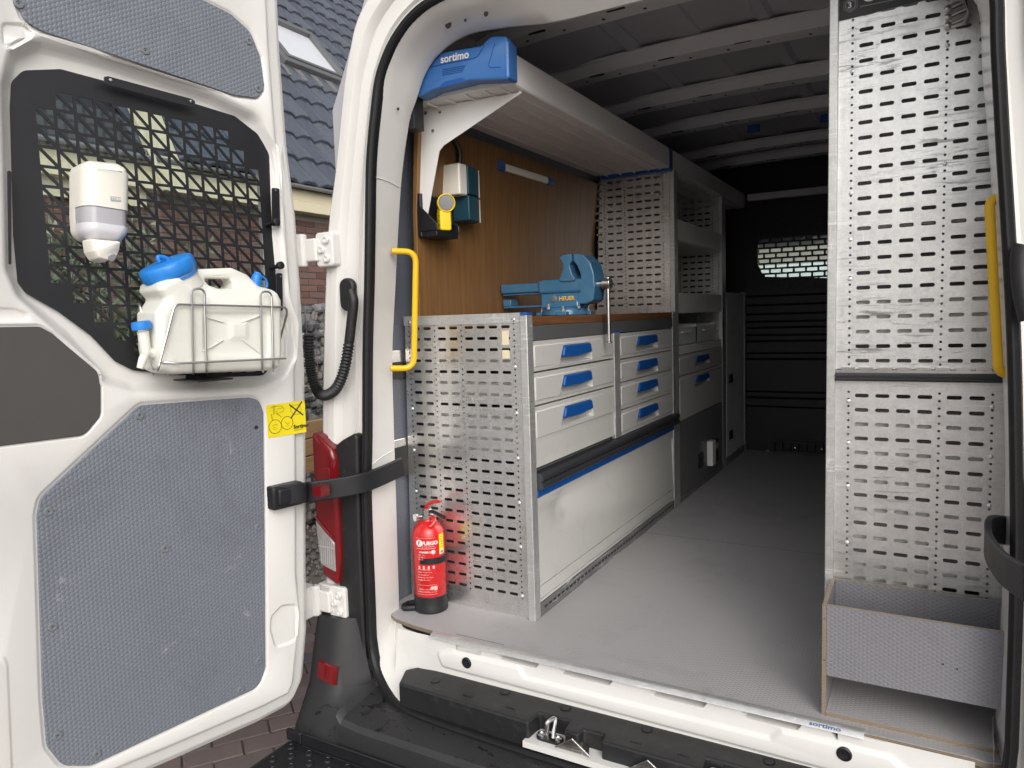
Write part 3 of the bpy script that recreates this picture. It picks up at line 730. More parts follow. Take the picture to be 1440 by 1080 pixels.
# ---- black corner trim and tail lamp, left and right
def rear_corner(X, lab):
    tr = ccw([(X(a), b) for a, b in ((-1.62,.02),(-1.60,.57),(-1.572,.588),(-1.522,.612),(-1.508,.604),(-1.520,.3),(-1.523,-.12),(-1.56,-.14),(-1.60,-.08))])
    m = MB(); m.prism(tr, 1, -.272, -.236); t = m.build('corner_trim', M['plastic'], van, bevel=.008, seg=3)
    red = ccw([(X(a), b) for a, b in ((-1.682,.612),(-1.655,.600),(-1.600,.560),(-1.588,.525),(-1.590,.22),(-1.604,.118),(-1.664,.143),(-1.674,.20),(-1.686,.36))])
    m = MB(); m.prism(red, 1, -.292, -.20); lamp = m.build('tail_lamp', M['redlens'], van, bevel=.014, seg=4, label=lab)
    clr = ccw([(X(a), b) for a, b in ((-1.680,.325),(-1.650,.30),(-1.604,.262),(-1.606,.168),(-1.668,.184))])
    m = MB(); m.prism(clr, 1, -.2955, -.28); m.build('reversing_lens', M['clearlens'], lamp, bevel=.003)
    m = MB(); m.box(min(X(-1.672),X(-1.606)), max(X(-1.672),X(-1.606)), -.2965, -.295, .243, .2465)
    for k in range(6):
        a = -1.664+k*.009; m.prism(ccw([(X(a),.190),(X(a+.002),.190),(X(a+.006),.265),(X(a+.004),.265)]), 1, -.2963, -.2953)
    m.build('lens_rib', M['greyink'], lamp)
    m = MB().tube(spline([(X(-1.682),-.292,.338),(X(-1.650),-.295,.310),(X(-1.604),-.293,.272)], 5), .004, 8); m.build('lens_edge', M['redlens'], lamp)
    m = MB(); m.box(min(X(-1.66),X(-1.61)), max(X(-1.66),X(-1.61)), -.2945, -.291, .40, .50); m.build('reflector_block', M['redlens'], lamp, bevel=.004)
    return lamp
rear_corner(lambda x: x, 'red tail lamp with clear lower lens beside the open rear door')
rear_corner(mx, 'red tail lamp on the far side of the load opening')
# ---- hinges
def hinge(px, py, zc, lab):
    p = U(px, py, 1, -.275); x, z = p.x, p.z
    m = MB(); m.prism(rpoly([(x-.035,z-.052),(x+.035,z-.052),(x+.035,z+.052),(x-.035,z+.052)], .012), 1, -.285, -.25)
    h = m.build('hinge', M['white'], van, bevel=.005, seg=3)
    m = MB(); m.box(x-.085, x-.02, -.300, -.272, z-.035, z+.035); m.lathe([(.016,-.05),(.016,.05)], (x-.078,-.298,z), (0,0,1), 14); m.box(x-.13, x-.075, -.35, -.29, z-.05, z+.05)
    m.build('hinge_arm', M['white'], h, bevel=.006, seg=3)
    for dx, dz in ((.012,.028),(-.008,0),(.012,-.028)):
        MB().lathe([(.013,0),(.013,.007),(.0105,.010),(.006,.0102),(.005,.006),(0,.006)], (x+dx,-.285,z+dz), (0,-1,0), 16).build('hinge_bolt', M['white'], h)
hinge(459, 351, 0, ''); hinge(477, 846, 0, '')
m = MB(); p = U(470, 848, 1, -.26); m.box(p.x-.06, p.x+.055, -.268, -.22, p.z-.06, p.z+.06); m.build('hinge_mount', M['white'], van, bevel=.004)
# ---- yellow grab handles
a = [U(551,353,1,-.165), U(580,353,1,-.11), U(585,365,1,-.11), U(587,478,1,-.11), U(578,518,1,-.11), U(549,518,1,-.165)]
hp = fillet([a[0], U(585,354,1,-.11), U(582,518,1,-.11), a[5]], .045, 8)
MB().tube(hp, .0095, 12).build('grab_handle', M['yellow'], van, label='yellow bent-tube grab handle before the workbench end')
b = [U(1420,276,1,-.15), U(1391,279,1,-.176), U(1404,524,1,-.176), U(1424,526,1,-.15)]
MB().tube(fillet(b, .022, 6), .0095, 12).build('grab_handle', M['yellow'], van, label='yellow grab handle against the tall perforated rack')
# ---- wiring conduit from pillar to door
pts = spline([U(x, y, 1, -.285+.0*i) for i, (x, y) in enumerate([(493,408),(497,425),(494,455),(490,488),(484,520),(473,546),(457,556),(446,549),(438,526),(435,500),(434,470)])], 14)
rad = []
for i, p_ in enumerate(pts):
    rad.append(.0150 if i < 40 else .0155+.0022*(1 if i % 2 else -1))
MB().tube(pts, rad, 12).build('wiring_conduit', M['plastic'], van, ang=60, label='black corrugated hose looping from pillar to open door')
p = U(491, 412, 1, -.25); m = MB(); m.prism(rpoly([(p.x-.03,p.z-.055),(p.x+.026,p.z-.055),(p.x+.026,p.z+.045),(p.x-.03,p.z+.045)], .025), 1, -.262, -.24); m.build('conduit_grommet', M['plastic'], van, bevel=.006)
pts = spline([U(x, y, 1, -.29) for x, y in [(1440,345),(1435,356),(1434,375),(1436,400),(1440,425),(1446,450)]], 10)
MB().tube(pts, .016, 12).build('wiring_conduit', M['plastic'], van, label='black hose on the white pillar at the photo edge')
# ---- door check straps
def strap(pts, hgt, th, nm, lab):
    pts = spline(pts, 6); rings = []
    for i, p_ in enumerate(pts):
        t = (pts[min(i+1, len(pts)-1)]-pts[max(i-1, 0)]).normalized(); s = t.cross(Vector((0,0,1))).normalized(); u_ = s.cross(t)
        rings.append([tuple(p_+s*a+u_*b) for a, b in ((-th,-hgt),(th,-hgt),(th,hgt),(-th,hgt))])
    return MB().loft(rings, caps=True).build(nm, M['black'], van, bevel=.003, ang=40, label=lab)
d0 = UD(392, 697, .025); e0 = U(566, 656, 1, -.13)
pA, pB = U(440, 691, 1, -.40), U(510, 679, 1, -.30)
st = strap([d0, UD(425,693,.045), pA, pB, e0], .030, .006, 'check_strap', 'black check strap from open left door to pillar')
m = MB(); q = U(455, 688, 1, -.40); m.box(q.x-.014, q.x+.018, q.y-.03, q.y+.006, q.z-.016, q.z+.014)
m.build('strap_insert', M['redlens'], st)
TF = DOOR_TF; dd = U(400, 697, 0, XDR+.02); m = MB(); m.box(XDR-.002, XDR+.035, dd.y-.045, dd.y+.055, dd.z-.034, dd.z+.034); m.box(XDR+.03, XDR+.042, dd.y-.03, dd.y+.03, dd.z-.022, dd.z+.026); m.build('strap_bracket', M['black'], st, bevel=.006); TF = None
st2 = strap([U(1416,746,1,-.14), U(1392,746,1,-.20), U(1391,770,1,-.26), U(1412,800,1,-.40), U(1445,822,1,-.52)], .030, .006, 'check_strap', 'black check strap curving out past the right pillar')
# bracket plates and slots on the grey lining beside the workbench
for py in (502, 628):
    p = U(560, py, 0, -1.52); MB().box(-1.535, -1.528, p.y-.05, p.y+.06, p.z-.022, p.z+.022).build('fixing_plate', M['galv'], van, bevel=.002)
for py in (520, 650):
    p = U(560, py, 0, -1.525); MB().box(-1.533, -1.525, p.y-.045, p.y+.08, p.z-.05 if py > 600 else p.z-.028, p.z+.05 if py > 600 else p.z+.026).build('wall_pocket', M['ink'], van)
# ================================================================== opened left rear door (part of the van)
TF = DOOR_TF
P0 = lambda pxs, X=XDR: polypx(pxs, 0, X)
outl = P0([(392,-90),(397,0),(400,67),(410,200),(422,300),(429,400),(435,520),(437,640),(437,800),(438,890),(432,960),(418,992),(370,1018),(241,1076),(60,1155),(-150,1240),(-420,900),(-420,300),(-300,-500),(200,-330),(340,-250)])
outl = ccw(rpoly(outl, [.05,0,0,0,0,0,0,0,0,.04,.05,.05,0,0,0,.1,0,0,.1,.1,.1], 5))
win = ccw(rpoly(P0([(8,120),(22,68),(60,60),(160,86),(300,135),(362,165),(388,215),(392,330),(400,420),(413,455),(412,500),(396,530),(360,543),(190,547),(150,535),(95,470),(30,415),(15,380)]), [.05,.05,.02,0,.03,.05,.04,0,.02,.03,.05,.04,.04,.05,.06,.03,.04,.04], 6))
wgl0 = ccw(rpoly(P0([(20,135),(30,98),(62,92),(150,116),(300,160),(355,190),(378,225),(384,330),(390,440),(388,500),(360,520),(190,517),(150,505),(100,455),(40,405),(24,370)], -1.645), .035, 5))
XG = XDR-.026
g_out = ccw(rpoly(P0([(14,150),(16,115),(32,99),(85,97),(148,114),(275,146),(330,163),(362,188),(379,216),(385,300),(389,420),(389,500),(372,528),(300,531),(188,521),(162,508),(128,472),(82,438),(36,412),(25,397),(19,330)], XG), [.02,.03,.03,.02,0,0,.03,.03,.03,0,0,.03,.03,0,.03,.02,.01,.01,.03,.02,0], 5))
wgl = offset(g_out, -.02)
topp = ccw(rpoly(P0([(20,-60),(24,0),(34,30),(60,44),(330,134),(362,138),(372,124),(366,80),(352,45),(325,20),(270,-8),(150,-60)]), [.03,.04,.03,.02,.02,.025,.03,.03,.04,.05,.03,.03], 5))
lowp = ccw(rpoly(P0([(196,570),(350,559),(364,562),(370,580),(372,760),(373,940),(364,966),(160,1062),(128,1077),(88,1077),(66,1050),(60,980),(52,725),(57,700)]), [.03,0,.03,.02,0,.04,.04,0,.04,.05,.05,0,.04,.04], 6))
cvr = ccw(rpoly(P0([(-180,470),(0,460),(55,459),(72,468),(137,523),(141,545),(141,585),(118,612),(0,627),(-180,650)]), [0,0,.02,.02,.03,.01,.03,.03,0,0], 5))
fz = []
def rim(poly, seq): return [(offset(poly, o), h) for o, h in seq]
fz += rim(outl, [(-.006,-.028),(-.012,-.018),(-.020,-.0145),(-.040,-.0145),(-.046,-.012),(-.050,-.004),(-.055,-.0005),(-.060,0)])
fz += step(win, .034, 0, -.036, 6)
fz += step(offset(topp, .006), .010, 0, -.007, 4)+step(offset(lowp, .006), .010, 0, -.007, 4)+step(offset(cvr, .004), .006, 0, -.004, 3)
fz += step(rpoly(P0([(3,32),(38,34),(47,48),(40,54),(15,68),(4,62)]), .012, 4), .008, 0, -.006, 4)
fz += step(rpoly(P0([(-60,432),(20,434),(38,440),(42,450),(-60,452)]), .01, 3), .008, 0, -.005, 4)
fz += step(rpoly(P0([(381,886),(382,868),(396,852),(417,850),(419,866),(417,895),(410,904),(388,911)]), .016, 4), .008, 0, -.007, 4)
fz += step(rpoly(P0([(-200,925),(6,923),(10,935),(17,1090),(-200,1120)]), .01, 3), .008, 0, .004, 4)
m = sheet((outl, -.040), fz, lambda u, v, h: (XDR+h, u, v), holes=[(wgl, -.036)])
door = m.build('rear_door', M['white'], van, ang=32, label='opened white rear door with lining panels and mesh window')
# outer skin and window reveal
osk = offset(outl, .012)
m = sheet((osk, 0), [], lambda u, v, h: (XDR-.072, u, v), holes=[(wgl, 0)])
n = len(osk); m.add([(XDR-.072, p[0], p[1]) for p in osk]+[(XDR-.046, p[0], p[1]) for p in osk]+[(XDR-.040, p[0], p[1]) for p in outl[:0]], [(i,(i+1)%n,(i+1)%n+n,i+n) for i in range(n)])
oo = ccw(outl); m.add([(XDR-.046, p[0], p[1]) for p in osk]+[(XDR-.040, p[0], p[1]) for p in oo], [(i,(i+1)%n,(i+1)%n+n,i+n) for i in range(n)])
n = len(wgl); m.add([(XDR-.072, p[0], p[1]) for p in wgl]+[(XDR-.036, p[0], p[1]) for p in wgl], [(i,(i+1)%n,(i+1)%n+n,i+n) for i in range(n)])
m.build('door_skin', M['white'], door)
m = MB(); m.prism(offset(wgl, .012), 0, XDR-.062, XDR-.058); m.build('window_pane', M['glass'], door)
# lining boards with screw caps
def board(poly, name, mat, x0, x1, caps=(), par=door):
    m = MB(); m.prism(poly, 0, x0, x1); b = m.build(name, mat, par, bevel=.0015)
    return b
b1 = board(topp, 'top_lining_board', M['lin_x'], XDR-.006, XDR+.001)
b2 = board(lowp, 'lower_lining_board', M['lin_x'], XDR-.006, XDR+.001)
b3 = board(cvr, 'cover_plate', M['vinyl'], XDR-.003, XDR+.002)
m = MB().lathe([(.0105,0),(.0105,.0012),(.0095,.0028),(.0055,.0032),(.0045,.001),(.0,.001)], (0,0,0), (1,0,0), 18)
capmat = simple('grey_screw_cap', (.17,.185,.20), .35)
capme = m.mesh('screw_cap', capmat)
m = MB().lathe([(.0017,0),(.0017,.0003)], (0,0,0), (1,0,0), 8); pin = m.mesh('cap_hole', M['ink'])
for px, py in ((26,5),(204,71),(350,58),(363,125),(196,584),(331,572),(68,719),(232,771),(74,881),(81,1034),(136,1060),(363,741),(364,929),(338,970)):
    p = U(px, py, 0, XDR); inst('screw_cap', capme, door, (XDR+.001, p.y, p.z)); inst('cap_hole', pin, door, (XDR+.0021, p.y, p.z))
p = U(360, 601, 0, XDR); MB().lathe([(.006,0),(.006,.0005)], (XDR+.001, p.y, p.z), (1,0,0), 10).build('board_hole', M['ink'], door)
# ---- cut sheet guard over the door window
pz = py_ = .0458
_a, _b = U(53, 233, 0, XG), U(365, 283, 0, XG); tilt = (_b.z-_a.z)/(_b.y-_a.y)
_c, _d = U(50, 180, 0, XG), U(366, 240, 0, XG); py_ = (_d.y-_c.y)/13
_e = U(53, 147, 0, XG); pz = (_e.z-U(57, 398, 0, XG).z)/9
yR = _d.y; zR = U(366, 283, 0, XG).z+2*pz+2*pz
lim = P0([(46,143),(76,143),(76,118),(110,118),(160,128),(337,170),(333,203),(355,204),(355,230),(372,234),(376,522),(203,524),(169,518),(169,491),(141,488),(141,461),(112,458),(112,431),(83,428),(83,402),(50,400)], XG)
holes = []; seg = []
bw = .0066
ny = 14; nz = 18
for i in range(ny):
    for j in range(nz):
        y1 = yR-i*py_; y0 = y1-py_; z1 = zR-j*pz+tilt*(y0-yR); z0 = z1-pz
        cs = [(y0+.012,z0+.012),(y1-.012,z0+.012),(y1-.012,z1-.012),(y0+.012,z1-.012)]
        if not all(inside(c, lim) for c in cs): continue
        flip = 5 <= i <= 8 and 9+2 <= j <= 12
        a0, a1, b0, b1 = y0+bw/2, y1-bw/2, z0+bw/2, z1-bw/2
        d = bw*.75
        if not flip:   # bar from top left to bottom right
            holes += [[(a0,b0),(a1-d,b0),(a0,b1-d)], [(a1,b1),(a0+d,b1),(a1,b0+d)]]
        else:
            holes += [[(a0,b1),(a0,b0+d),(a1-d,b1)], [(a1,b0),(a1,b1-d),(a0+d,b0)]]
vs = []; es = []
for poly in [g_out]+holes:
    o = len(vs); L = len(poly); vs += [Vector(p) for p in poly]; es += [(o+i, o+(i+1)%L) for i in range(L)]
V, E, F, ov, _, _ = delaunay_2d_cdt(vs, es, [], 0, 1e-6)
hb = [(min(p[0] for p in h), max(p[0] for p in h), min(p[1] for p in h), max(p[1] for p in h), h) for h in holes]
fs = []
for f in F:
    c = sum((V[i] for i in f), Vector((0,0)))/len(f)
    if not inside(c, g_out): continue
    if any(a < c.x < b and d < c.y < e and inside(c, h) for a, b, d, e, h in hb): continue
    fs.append(tuple(f))
m = MB(); N = len(V)
m.add([(XG, p.x, p.y) for p in V]+[(XG-.003, p.x, p.y) for p in V], fs+[tuple(i+N for i in f[::-1]) for f in fs])
for h in holes+[g_out]:
    n = len(h); m.add([(XG, p[0], p[1]) for p in h]+[(XG-.003, p[0], p[1]) for p in h], [(i,(i+1)%n,(i+1)%n+n,i+n) for i in range(n)])
guard = m.build('window_guard', M['black'], door, smooth=False, fix=False)
# fixing tabs of the guard
for pxs in ([(146,118),(146,108),(152,107),(270,139),(275,143),(273,152)], [(382,266),(383,264),(393,265),(394,318),(382,318)], [(388,384),(397,384),(398,437),(389,437)], [(259,537),(262,526),(312,522),(315,530)], [(10,240),(16,240),(16,372),(12,372)]):
    m = MB(); m.prism(ccw(rpoly(polypx(pxs, 0, XDR+.002), .004, 2)), 0, XDR+.0004, XDR+.0026); tb = m.build('guard_tab', M['black'], door, bevel=.001)
for px, py in ((155,112.5),(268,142.5),(388,268),(395,389)):
    p = U(px, py, 0, XDR+.003); MB().lathe([(.004,0),(.0035,.0025),(0,.003)], (XDR+.003, p.y, p.z), (1,0,0), 10).build('guard_screw', M['steel'], door)
for px, py in ((385,314),(391,375)):
    p = U(px, py, 0, XDR+.01); m = MB().lathe([(.006,-.02),(.006,.02),(.011,.022),(.011,.032),(.006,.034)], (XDR-.005, p.y, p.z), (1,.0,.1), 14); m.build('guard_stud', M['black'], door)
# door edge creases: shallow pressed strip between lower edge and board
# ---- warning sticker
sp = [U(374,570,0,XDR), U(428,563,0,XDR), U(430,607,0,XDR), U(377,617,0,XDR)]
y0, y1 = sp[0].y, sp[1].y; z1, z0 = (sp[0].z+sp[1].z)/2, (sp[2].z+sp[3].z)/2
XS = XDR+.0012
m = MB(); m.prism(rpoly([(y0,z0),(y1,z0),(y1,z1),(y0,z1)], .003, 3), 0, XDR, XS); stk = m.build('warning_sticker', M['sticker'], door)
W, H = y1-y0, z1-z0
def sp2(u, v): return (XS+.0006, y0+W*u, z0+H*v)
m = MB(); m.tube([sp2(.585,.93), sp2(.93,.56)], .0021, 6); m.tube([sp2(.92,.98), sp2(.60,.50)], .0021, 6); m.build('sticker_cross', M['ink'], stk)
m = MB()
for cx, cy, r in ((.19,.32,.020),(.50,.38,.019)):
    c = Vector(sp2(cx, cy)); m.tube([(c.x, c.y+r*cos(2*pi*k/28), c.z+r*sin(2*pi*k/28)) for k in range(28)], .0011, 6, cyc=True)
m.tube([sp2(.13,.54), sp2(.11,.72)], .0009, 5); m.tube([sp2(.37,.58), sp2(.24,.72)], .0009, 5)
m.build('sticker_circle', M['olive'], stk)
m = MB()
def ln(*ps, r=.0007): m.tube([sp2(*p) for p in ps], r, 4)
ln((.09,.90),(.24,.93)); ln((.17,.92),(.17,.68)); ln((.2,.9),(.2,.7)); ln((.26,.84),(.42,.86)); ln((.26,.72),(.4,.74),(.44,.82),(.38,.92),(.14,.95)); ln((.24,.76),(.27,.8))
ln((.62,.9),(.86,.9),(.9,.72),(.84,.6),(.68,.6),(.61,.72),(.62,.9)); ln((.12,.35),(.22,.40),(.25,.33)); ln((.45,.42),(.52,.33),(.56,.38)); ln((.14,.24),(.24,.25)); ln((.46,.28),(.55,.29)); ln((.13,.28),(.2,.31))
m.build('sticker_drawing', M['olive'], stk)
text('sticker_lettering', 'Sortimo', M['ink'], sp2(.66,.17), (0,1,0), (0,0,1), .0155, stk, .0002, thick=.0006)
m = MB(); ln((.67,.10),(.92,.12), r=.0006); ln((.67,.13),(.92,.15), r=.0005); m.build('sticker_line', M['olive'], stk)

# ================================================================== soap dispenser on the guard
XF = -1.520
sd_ = thing('soap_dispenser', 'white wall soap dispenser hung on the black mesh guard', 'soap dispenser', tuple(U(140,370,0,-1.55)))
o = ccw(rpoly(polypx([(121,234),(124,226),(133,222),(170,226),(183,233),(188,246),(187,328),(176,341),(136,336),(123,325),(121,300)], 0, XF), [.018,.016,.014,.014,.018,.016,.03,.03,.03,.03,0], 7))
def domemesh(poly, xb, xf, fr=.02, seg=6):
    rings = []; k = [(0, 0), (0, .35)]+[(1-cos(t*pi/2/seg), .35+.65*sin(t*pi/2/seg)) for t in range(1, seg+1)]
    for s, t in k: rings.append([(xb+(xf-xb)*t, p[0], p[1]) for p in offset(poly, -fr*s)])
    return MB().loft(rings, caps=True)
def dome(poly, xb, xf, fr, nm, mat, par): return domemesh(poly, xb, xf, fr).build(nm, mat, par, ang=50)
def band(mb, z0, z1, tl, nm, mat, par, inset=0):
    """the slice of a shell between two tilted levels, as a part of its own"""
    b = bmesh.new(); vs = [b.verts.new(v) for v in mb.v]
    for f in mb.f:
        try: b.faces.new([vs[i] for i in f])
        except ValueError: pass
    nn = Vector((0, -tl, 1)).normalized()
    for z, clr in ((z1, 1), (z0, -1)):
        if z is None: continue
        geo = b.verts[:]+b.edges[:]+b.faces[:]
        bmesh.ops.bisect_plane(b, geom=geo, plane_co=(0, yc_, z), plane_no=nn*clr, clear_outer=True, dist=1e-6)
        es = [e for e in b.edges if e.is_boundary]
        if es: bmesh.ops.holes_fill(b, edges=es)
    b.verts.index_update(); q = MB(); q.add([tuple(v.co) for v in b.verts], [tuple(v.index for v in f.verts) for f in b.faces]); b.free()
    return q.build(nm, mat, par, ang=50)
dome(offset(o, -.001), XG+.002, -1.586, .003, 'back_plate', M['abs'], sd_)
sh = domemesh(o, -1.590, XF, .024); sh2 = domemesh(offset(o, -.002), -1.590, XF-.003, .024)
pa_, pb_ = U(103,284,0,XF), U(187,297,0,XF); tl_ = (pb_.z-pa_.z)/(pb_.y-pa_.y); yc_ = (pa_.y+pb_.y)/2; zA = (pa_.z+pb_.z)/2; zB = (U(104,309,0,XF).z+U(186,319,0,XF).z)/2
band(sh, zA, None, tl_, 'cover', M['abs'], sd_); band(sh2, zB+.0005, zA-.0005, tl_, 'level_window', M['smoke'], sd_); band(sh, None, zB, tl_, 'lower_cover', M['absgrey'], sd_)
pu = ccw(rpoly(polypx([(128,334),(172,338),(170,352),(166,362),(152,368),(138,364),(131,353)], 0, XF+.004), [.006,.006,.004,.008,.008,.008,.006], 4))
dome(pu, -1.57, XF+.006, .006, 'push_lever', M['abs'], sd_)
p = U(157, 360, 0, XF+.006); m = MB(); m.lathe([(.010,0),(.008,.004)], (XF+.004, p.y, p.z-.002), (1,0,-.6), 14); m.build('nozzle', M['greyink'], sd_)
p = U(155, 283, 0, XF); a_, b_ = U(155,276,0,XF), U(170,284,0,XF)
m = MB(); m.box(XF+.0002, XF+.0008, a_.y, b_.y, b_.z, a_.z); lg = m.build('logo_plate', M['greyink'], sd_)
text('logo_lettering', 'TORK', M['whiteink'], (XF+.0008, a_.y+.0015, b_.z+.003), (0,1,0), (0,0,1), .0085, sd_, .0002)
p = U(163, 318, 0, XF); MB().lathe([(.005,0),(.005,.0006)], (XF-.0014, p.y, p.z), (1,0,0), 14).build('lever_mark', M['greyink'], sd_)

# ================================================================== water canister in a wire rack
XC1 = -1.468
cn = thing('water_canister', 'white water canister with blue caps standing in the wire rack', 'water canister', tuple(U(300,520,0,-1.53)))
body = ccw(rpoly(polypx([(228,420),(217,409),(219,398),(240,389),(281,378),(330,376),(352,386),(366,402),(385,408),(390,424),(390,500),(386,518),(372,521),(238,526),(222,520),(216,490),(214,440)], 0, -1.5), [.01,.01,.01,.01,.02,.02,.01,.01,.02,.02,.01,.01,.02,.02,.02,.01,.01], 5))
hole = ccw(rpoly(polypx([(289,391),(326,391),(330,398),(327,406),(306,406),(295,401)], 0, -1.5), .006, 4))
# body: pressed front with the relief field, soft edges, hollow grip
panel = ccw(rpoly(polypx([(278,440),(370,440),(370,500),(278,498)], 0, -1.5), .012, 4))
pan2 = ccw(rpoly(polypx([(316,453),(340,453),(340,476),(316,477)], 0, -1.5), .004, 3))
edge = [(offset(body, -.020*(1-cos(t))), -.022*(1-sin(t))) for t in (pi/10, pi/5, 3*pi/10, 2*pi/5, pi/2)]
hed = [(offset(hole, .010*(1-cos(t))), -.014*(1-sin(t))) for t in (0.5, 1.0, pi/2)]
zz = edge+hed+step(panel, .012, 0, -.006, 4)+step(pan2, .02, -.006, -.001, 4)
mid = -1.535
def cmap(sgn):
    def f(u, v, h):
        t = max(0, min(1, (v-zsh)/.05)); t = t*t*(3-2*t); k = max(0, min(1, (u-ysh)/.05)); return (mid+sgn*((XC1-mid)+h)*(1-.62*t*k), u, v)
    return f
zsh = U(310, 420, 0, XC1).z; ysh = U(262, 400, 0, XC1).y
mm = MB()
for sgn in (1, -1):
    q = sheet((body, -.022), zz, cmap(sgn), holes=[(hole, -.014)]); mm.add(q.v, q.f)
for poly, h in ((body, -.022), (hole, -.014)):
    n = len(poly)
    mm.add([cmap(1)(p[0], p[1], h) for p in poly]+[cmap(-1)(p[0], p[1], h) for p in poly], [(i,(i+1)%n,(i+1)%n+n,i+n) for i in range(n)])
mm.build('body', M['hdpe'], cn, ang=40)
# diagonal ribs of the pressed field
m = MB()
for a, b in (((282,443),(315,453)),((367,443),(341,453)),((282,496),(315,478)),((367,497),(341,477))):
    pa, pb = U(*a, 0, XC1), U(*b, 0, XC1); m = MB(); m.tube([(XC1-.004, pa.y, pa.z), (XC1-.001, (pa.y+pb.y)/2, (pa.z+pb.z)/2), (XC1-.004, pb.y, pb.z)], .0022, 6); m.build('body_rib', M['hdpe'], cn)
c0 = U(245, 395, 0, mid); ax = Vector((.03, -.42, .9)).normalized()
m = MB().lathe([(.060,-.03),(.057,0),(.057,.012)], c0, ax, 28); m.build('neck', M['hdpe'], cn)
m = MB().lathe([(.058,.003),(.061,.004),(.061,.008),(.058,.009)], c0, ax, 28); m.build('neck_ring', M['capblue'], cn)
rings = []; n = 48; a1 = ax.orthogonal().normalized(); a2 = ax.cross(a1)
for r, h, k in ((.060,.012,0),(.0625,.014,.5),(.066,.022,1),(.0665,.042,1),(.063,.048,.6),(.055,.051,.2),(.02,.052,0),(.0001,.052,0)):
    rings.append([tuple(c0+ax*h+(a1*cos(2*pi*i/n)+a2*sin(2*pi*i/n))*(r-.0016*k*(1 if (i//2) % 3 == 0 else 0))) for i in range(n)])
m = MB().loft(rings, caps=True); cap = m.build('screw_lid', M['capblue'], cn, ang=40)
m = MB(); q = c0+ax*.049; m.tube(fillet([q+Vector((0,-.012,0)), q+Vector((0,-.018,.014)), q+Vector((0,.004,.012)), q+Vector((0,.012,.003))], .008), .005, 8); m.build('lid_tab', M['capblue'], cap)
c1 = U(359, 399, 0, mid); ax1 = Vector((0,.32,1)).normalized()
m = MB().lathe([(.016,-.012),(.016,.004),(.0175,.004),(.0175,.008),(.0135,.010),(.013,.022),(.010,.025),(.009,.031),(0,.032)], c1, ax1, 20); vc = m.build('vent_cap', M['capblue'], cn, ang=40)
m = MB(); m.tube(spline([c1+Vector((0,.012,.026)), c1+Vector((0,.032,.012)), c1+Vector((0,.034,-.008)), c1+Vector((0,.014,-.020))], 6), .003, 6); m.build('cap_strap', M['capblue'], vc)
# tap
t0 = U(228, 501, 0, mid+.02); t1 = U(205, 495, 0, mid+.03)
m = MB(); m.tube([t0, t0.lerp(t1, .5), t1], .013, 14); m.tube([t1+Vector((0,.004,.002)), U(201,505,0,mid+.03), U(197,518,0,mid+.03)], [.011,.010,.008], 12)
m.tube([U(206,499,0,mid+.03), U(203,480,0,mid+.03), U(201,466,0,mid+.03)], [.012,.012,.013], 14); m.build('tap', M['hdpe'], cn, ang=50)
k0 = U(199, 459, 0, mid+.03); ak = Vector((0,-.12,1)).normalized()
m = MB().lathe([(.016,-.008),(.0215,-.007),(.022,0),(.021,.010),(.018,.012),(0,.012)], k0, ak, 20); m.build('tap_knob', M['capblue'], cn, ang=40)
# ---- wire rack
wr = thing('wire_rack', 'bent zinc wire rack hooked to the door holding the canister', 'wire rack', tuple(U(300,525,0,-1.55)))
XW = XC1+.010
w_ = lambda x, y, X=XW: U(x, y, 0, X)
r = .0030
m = MB(); m.tube(fillet([w_(192,428,XG+.02), w_(196,427,XG+.05), w_(206,470,XG+.08), w_(216,521,XG+.1), w_(222,521,XW), w_(246,428,XW), w_(402,432,XW), w_(404,440,XW-.01), w_(392,485,XG+.05), w_(391,500,XG+.01)], .014, 6), r, 8); m.build('frame_wire', M['zinc'], wr)
m = MB(); m.tube(fillet([w_(228,508,XG+.03), w_(226,509,XW-.01), w_(250,511,XW+.004), w_(402,504,XW+.004)], .012, 5), r, 8); m.build('cross_wire', M['zinc'], wr)
def loop(xa, xb, yt, yb):
    return fillet([w_(xa+4,yb+6,XG+.02), w_(xa+3,yb+2,XW), w_(xa,yt,XW), w_(xb,yt,XW), w_(xb+3,yb,XW), w_(xb+3,yb+5,XG+.02)], .020, 7)
for a in ((269,287.5,406,521),(366,381.5,410,517)):
    m = MB(); m.tube(loop(*a), r, 8); m.build('loop_wire', M['zinc'], wr)
m = MB(); p = U(287,527,0,-1.55); m.box(XG, XW-.03, p.y-.045, p.y+.045, p.z-.014, p.z-.010); m.build('rack_foot', M['black'], wr)

TF = None
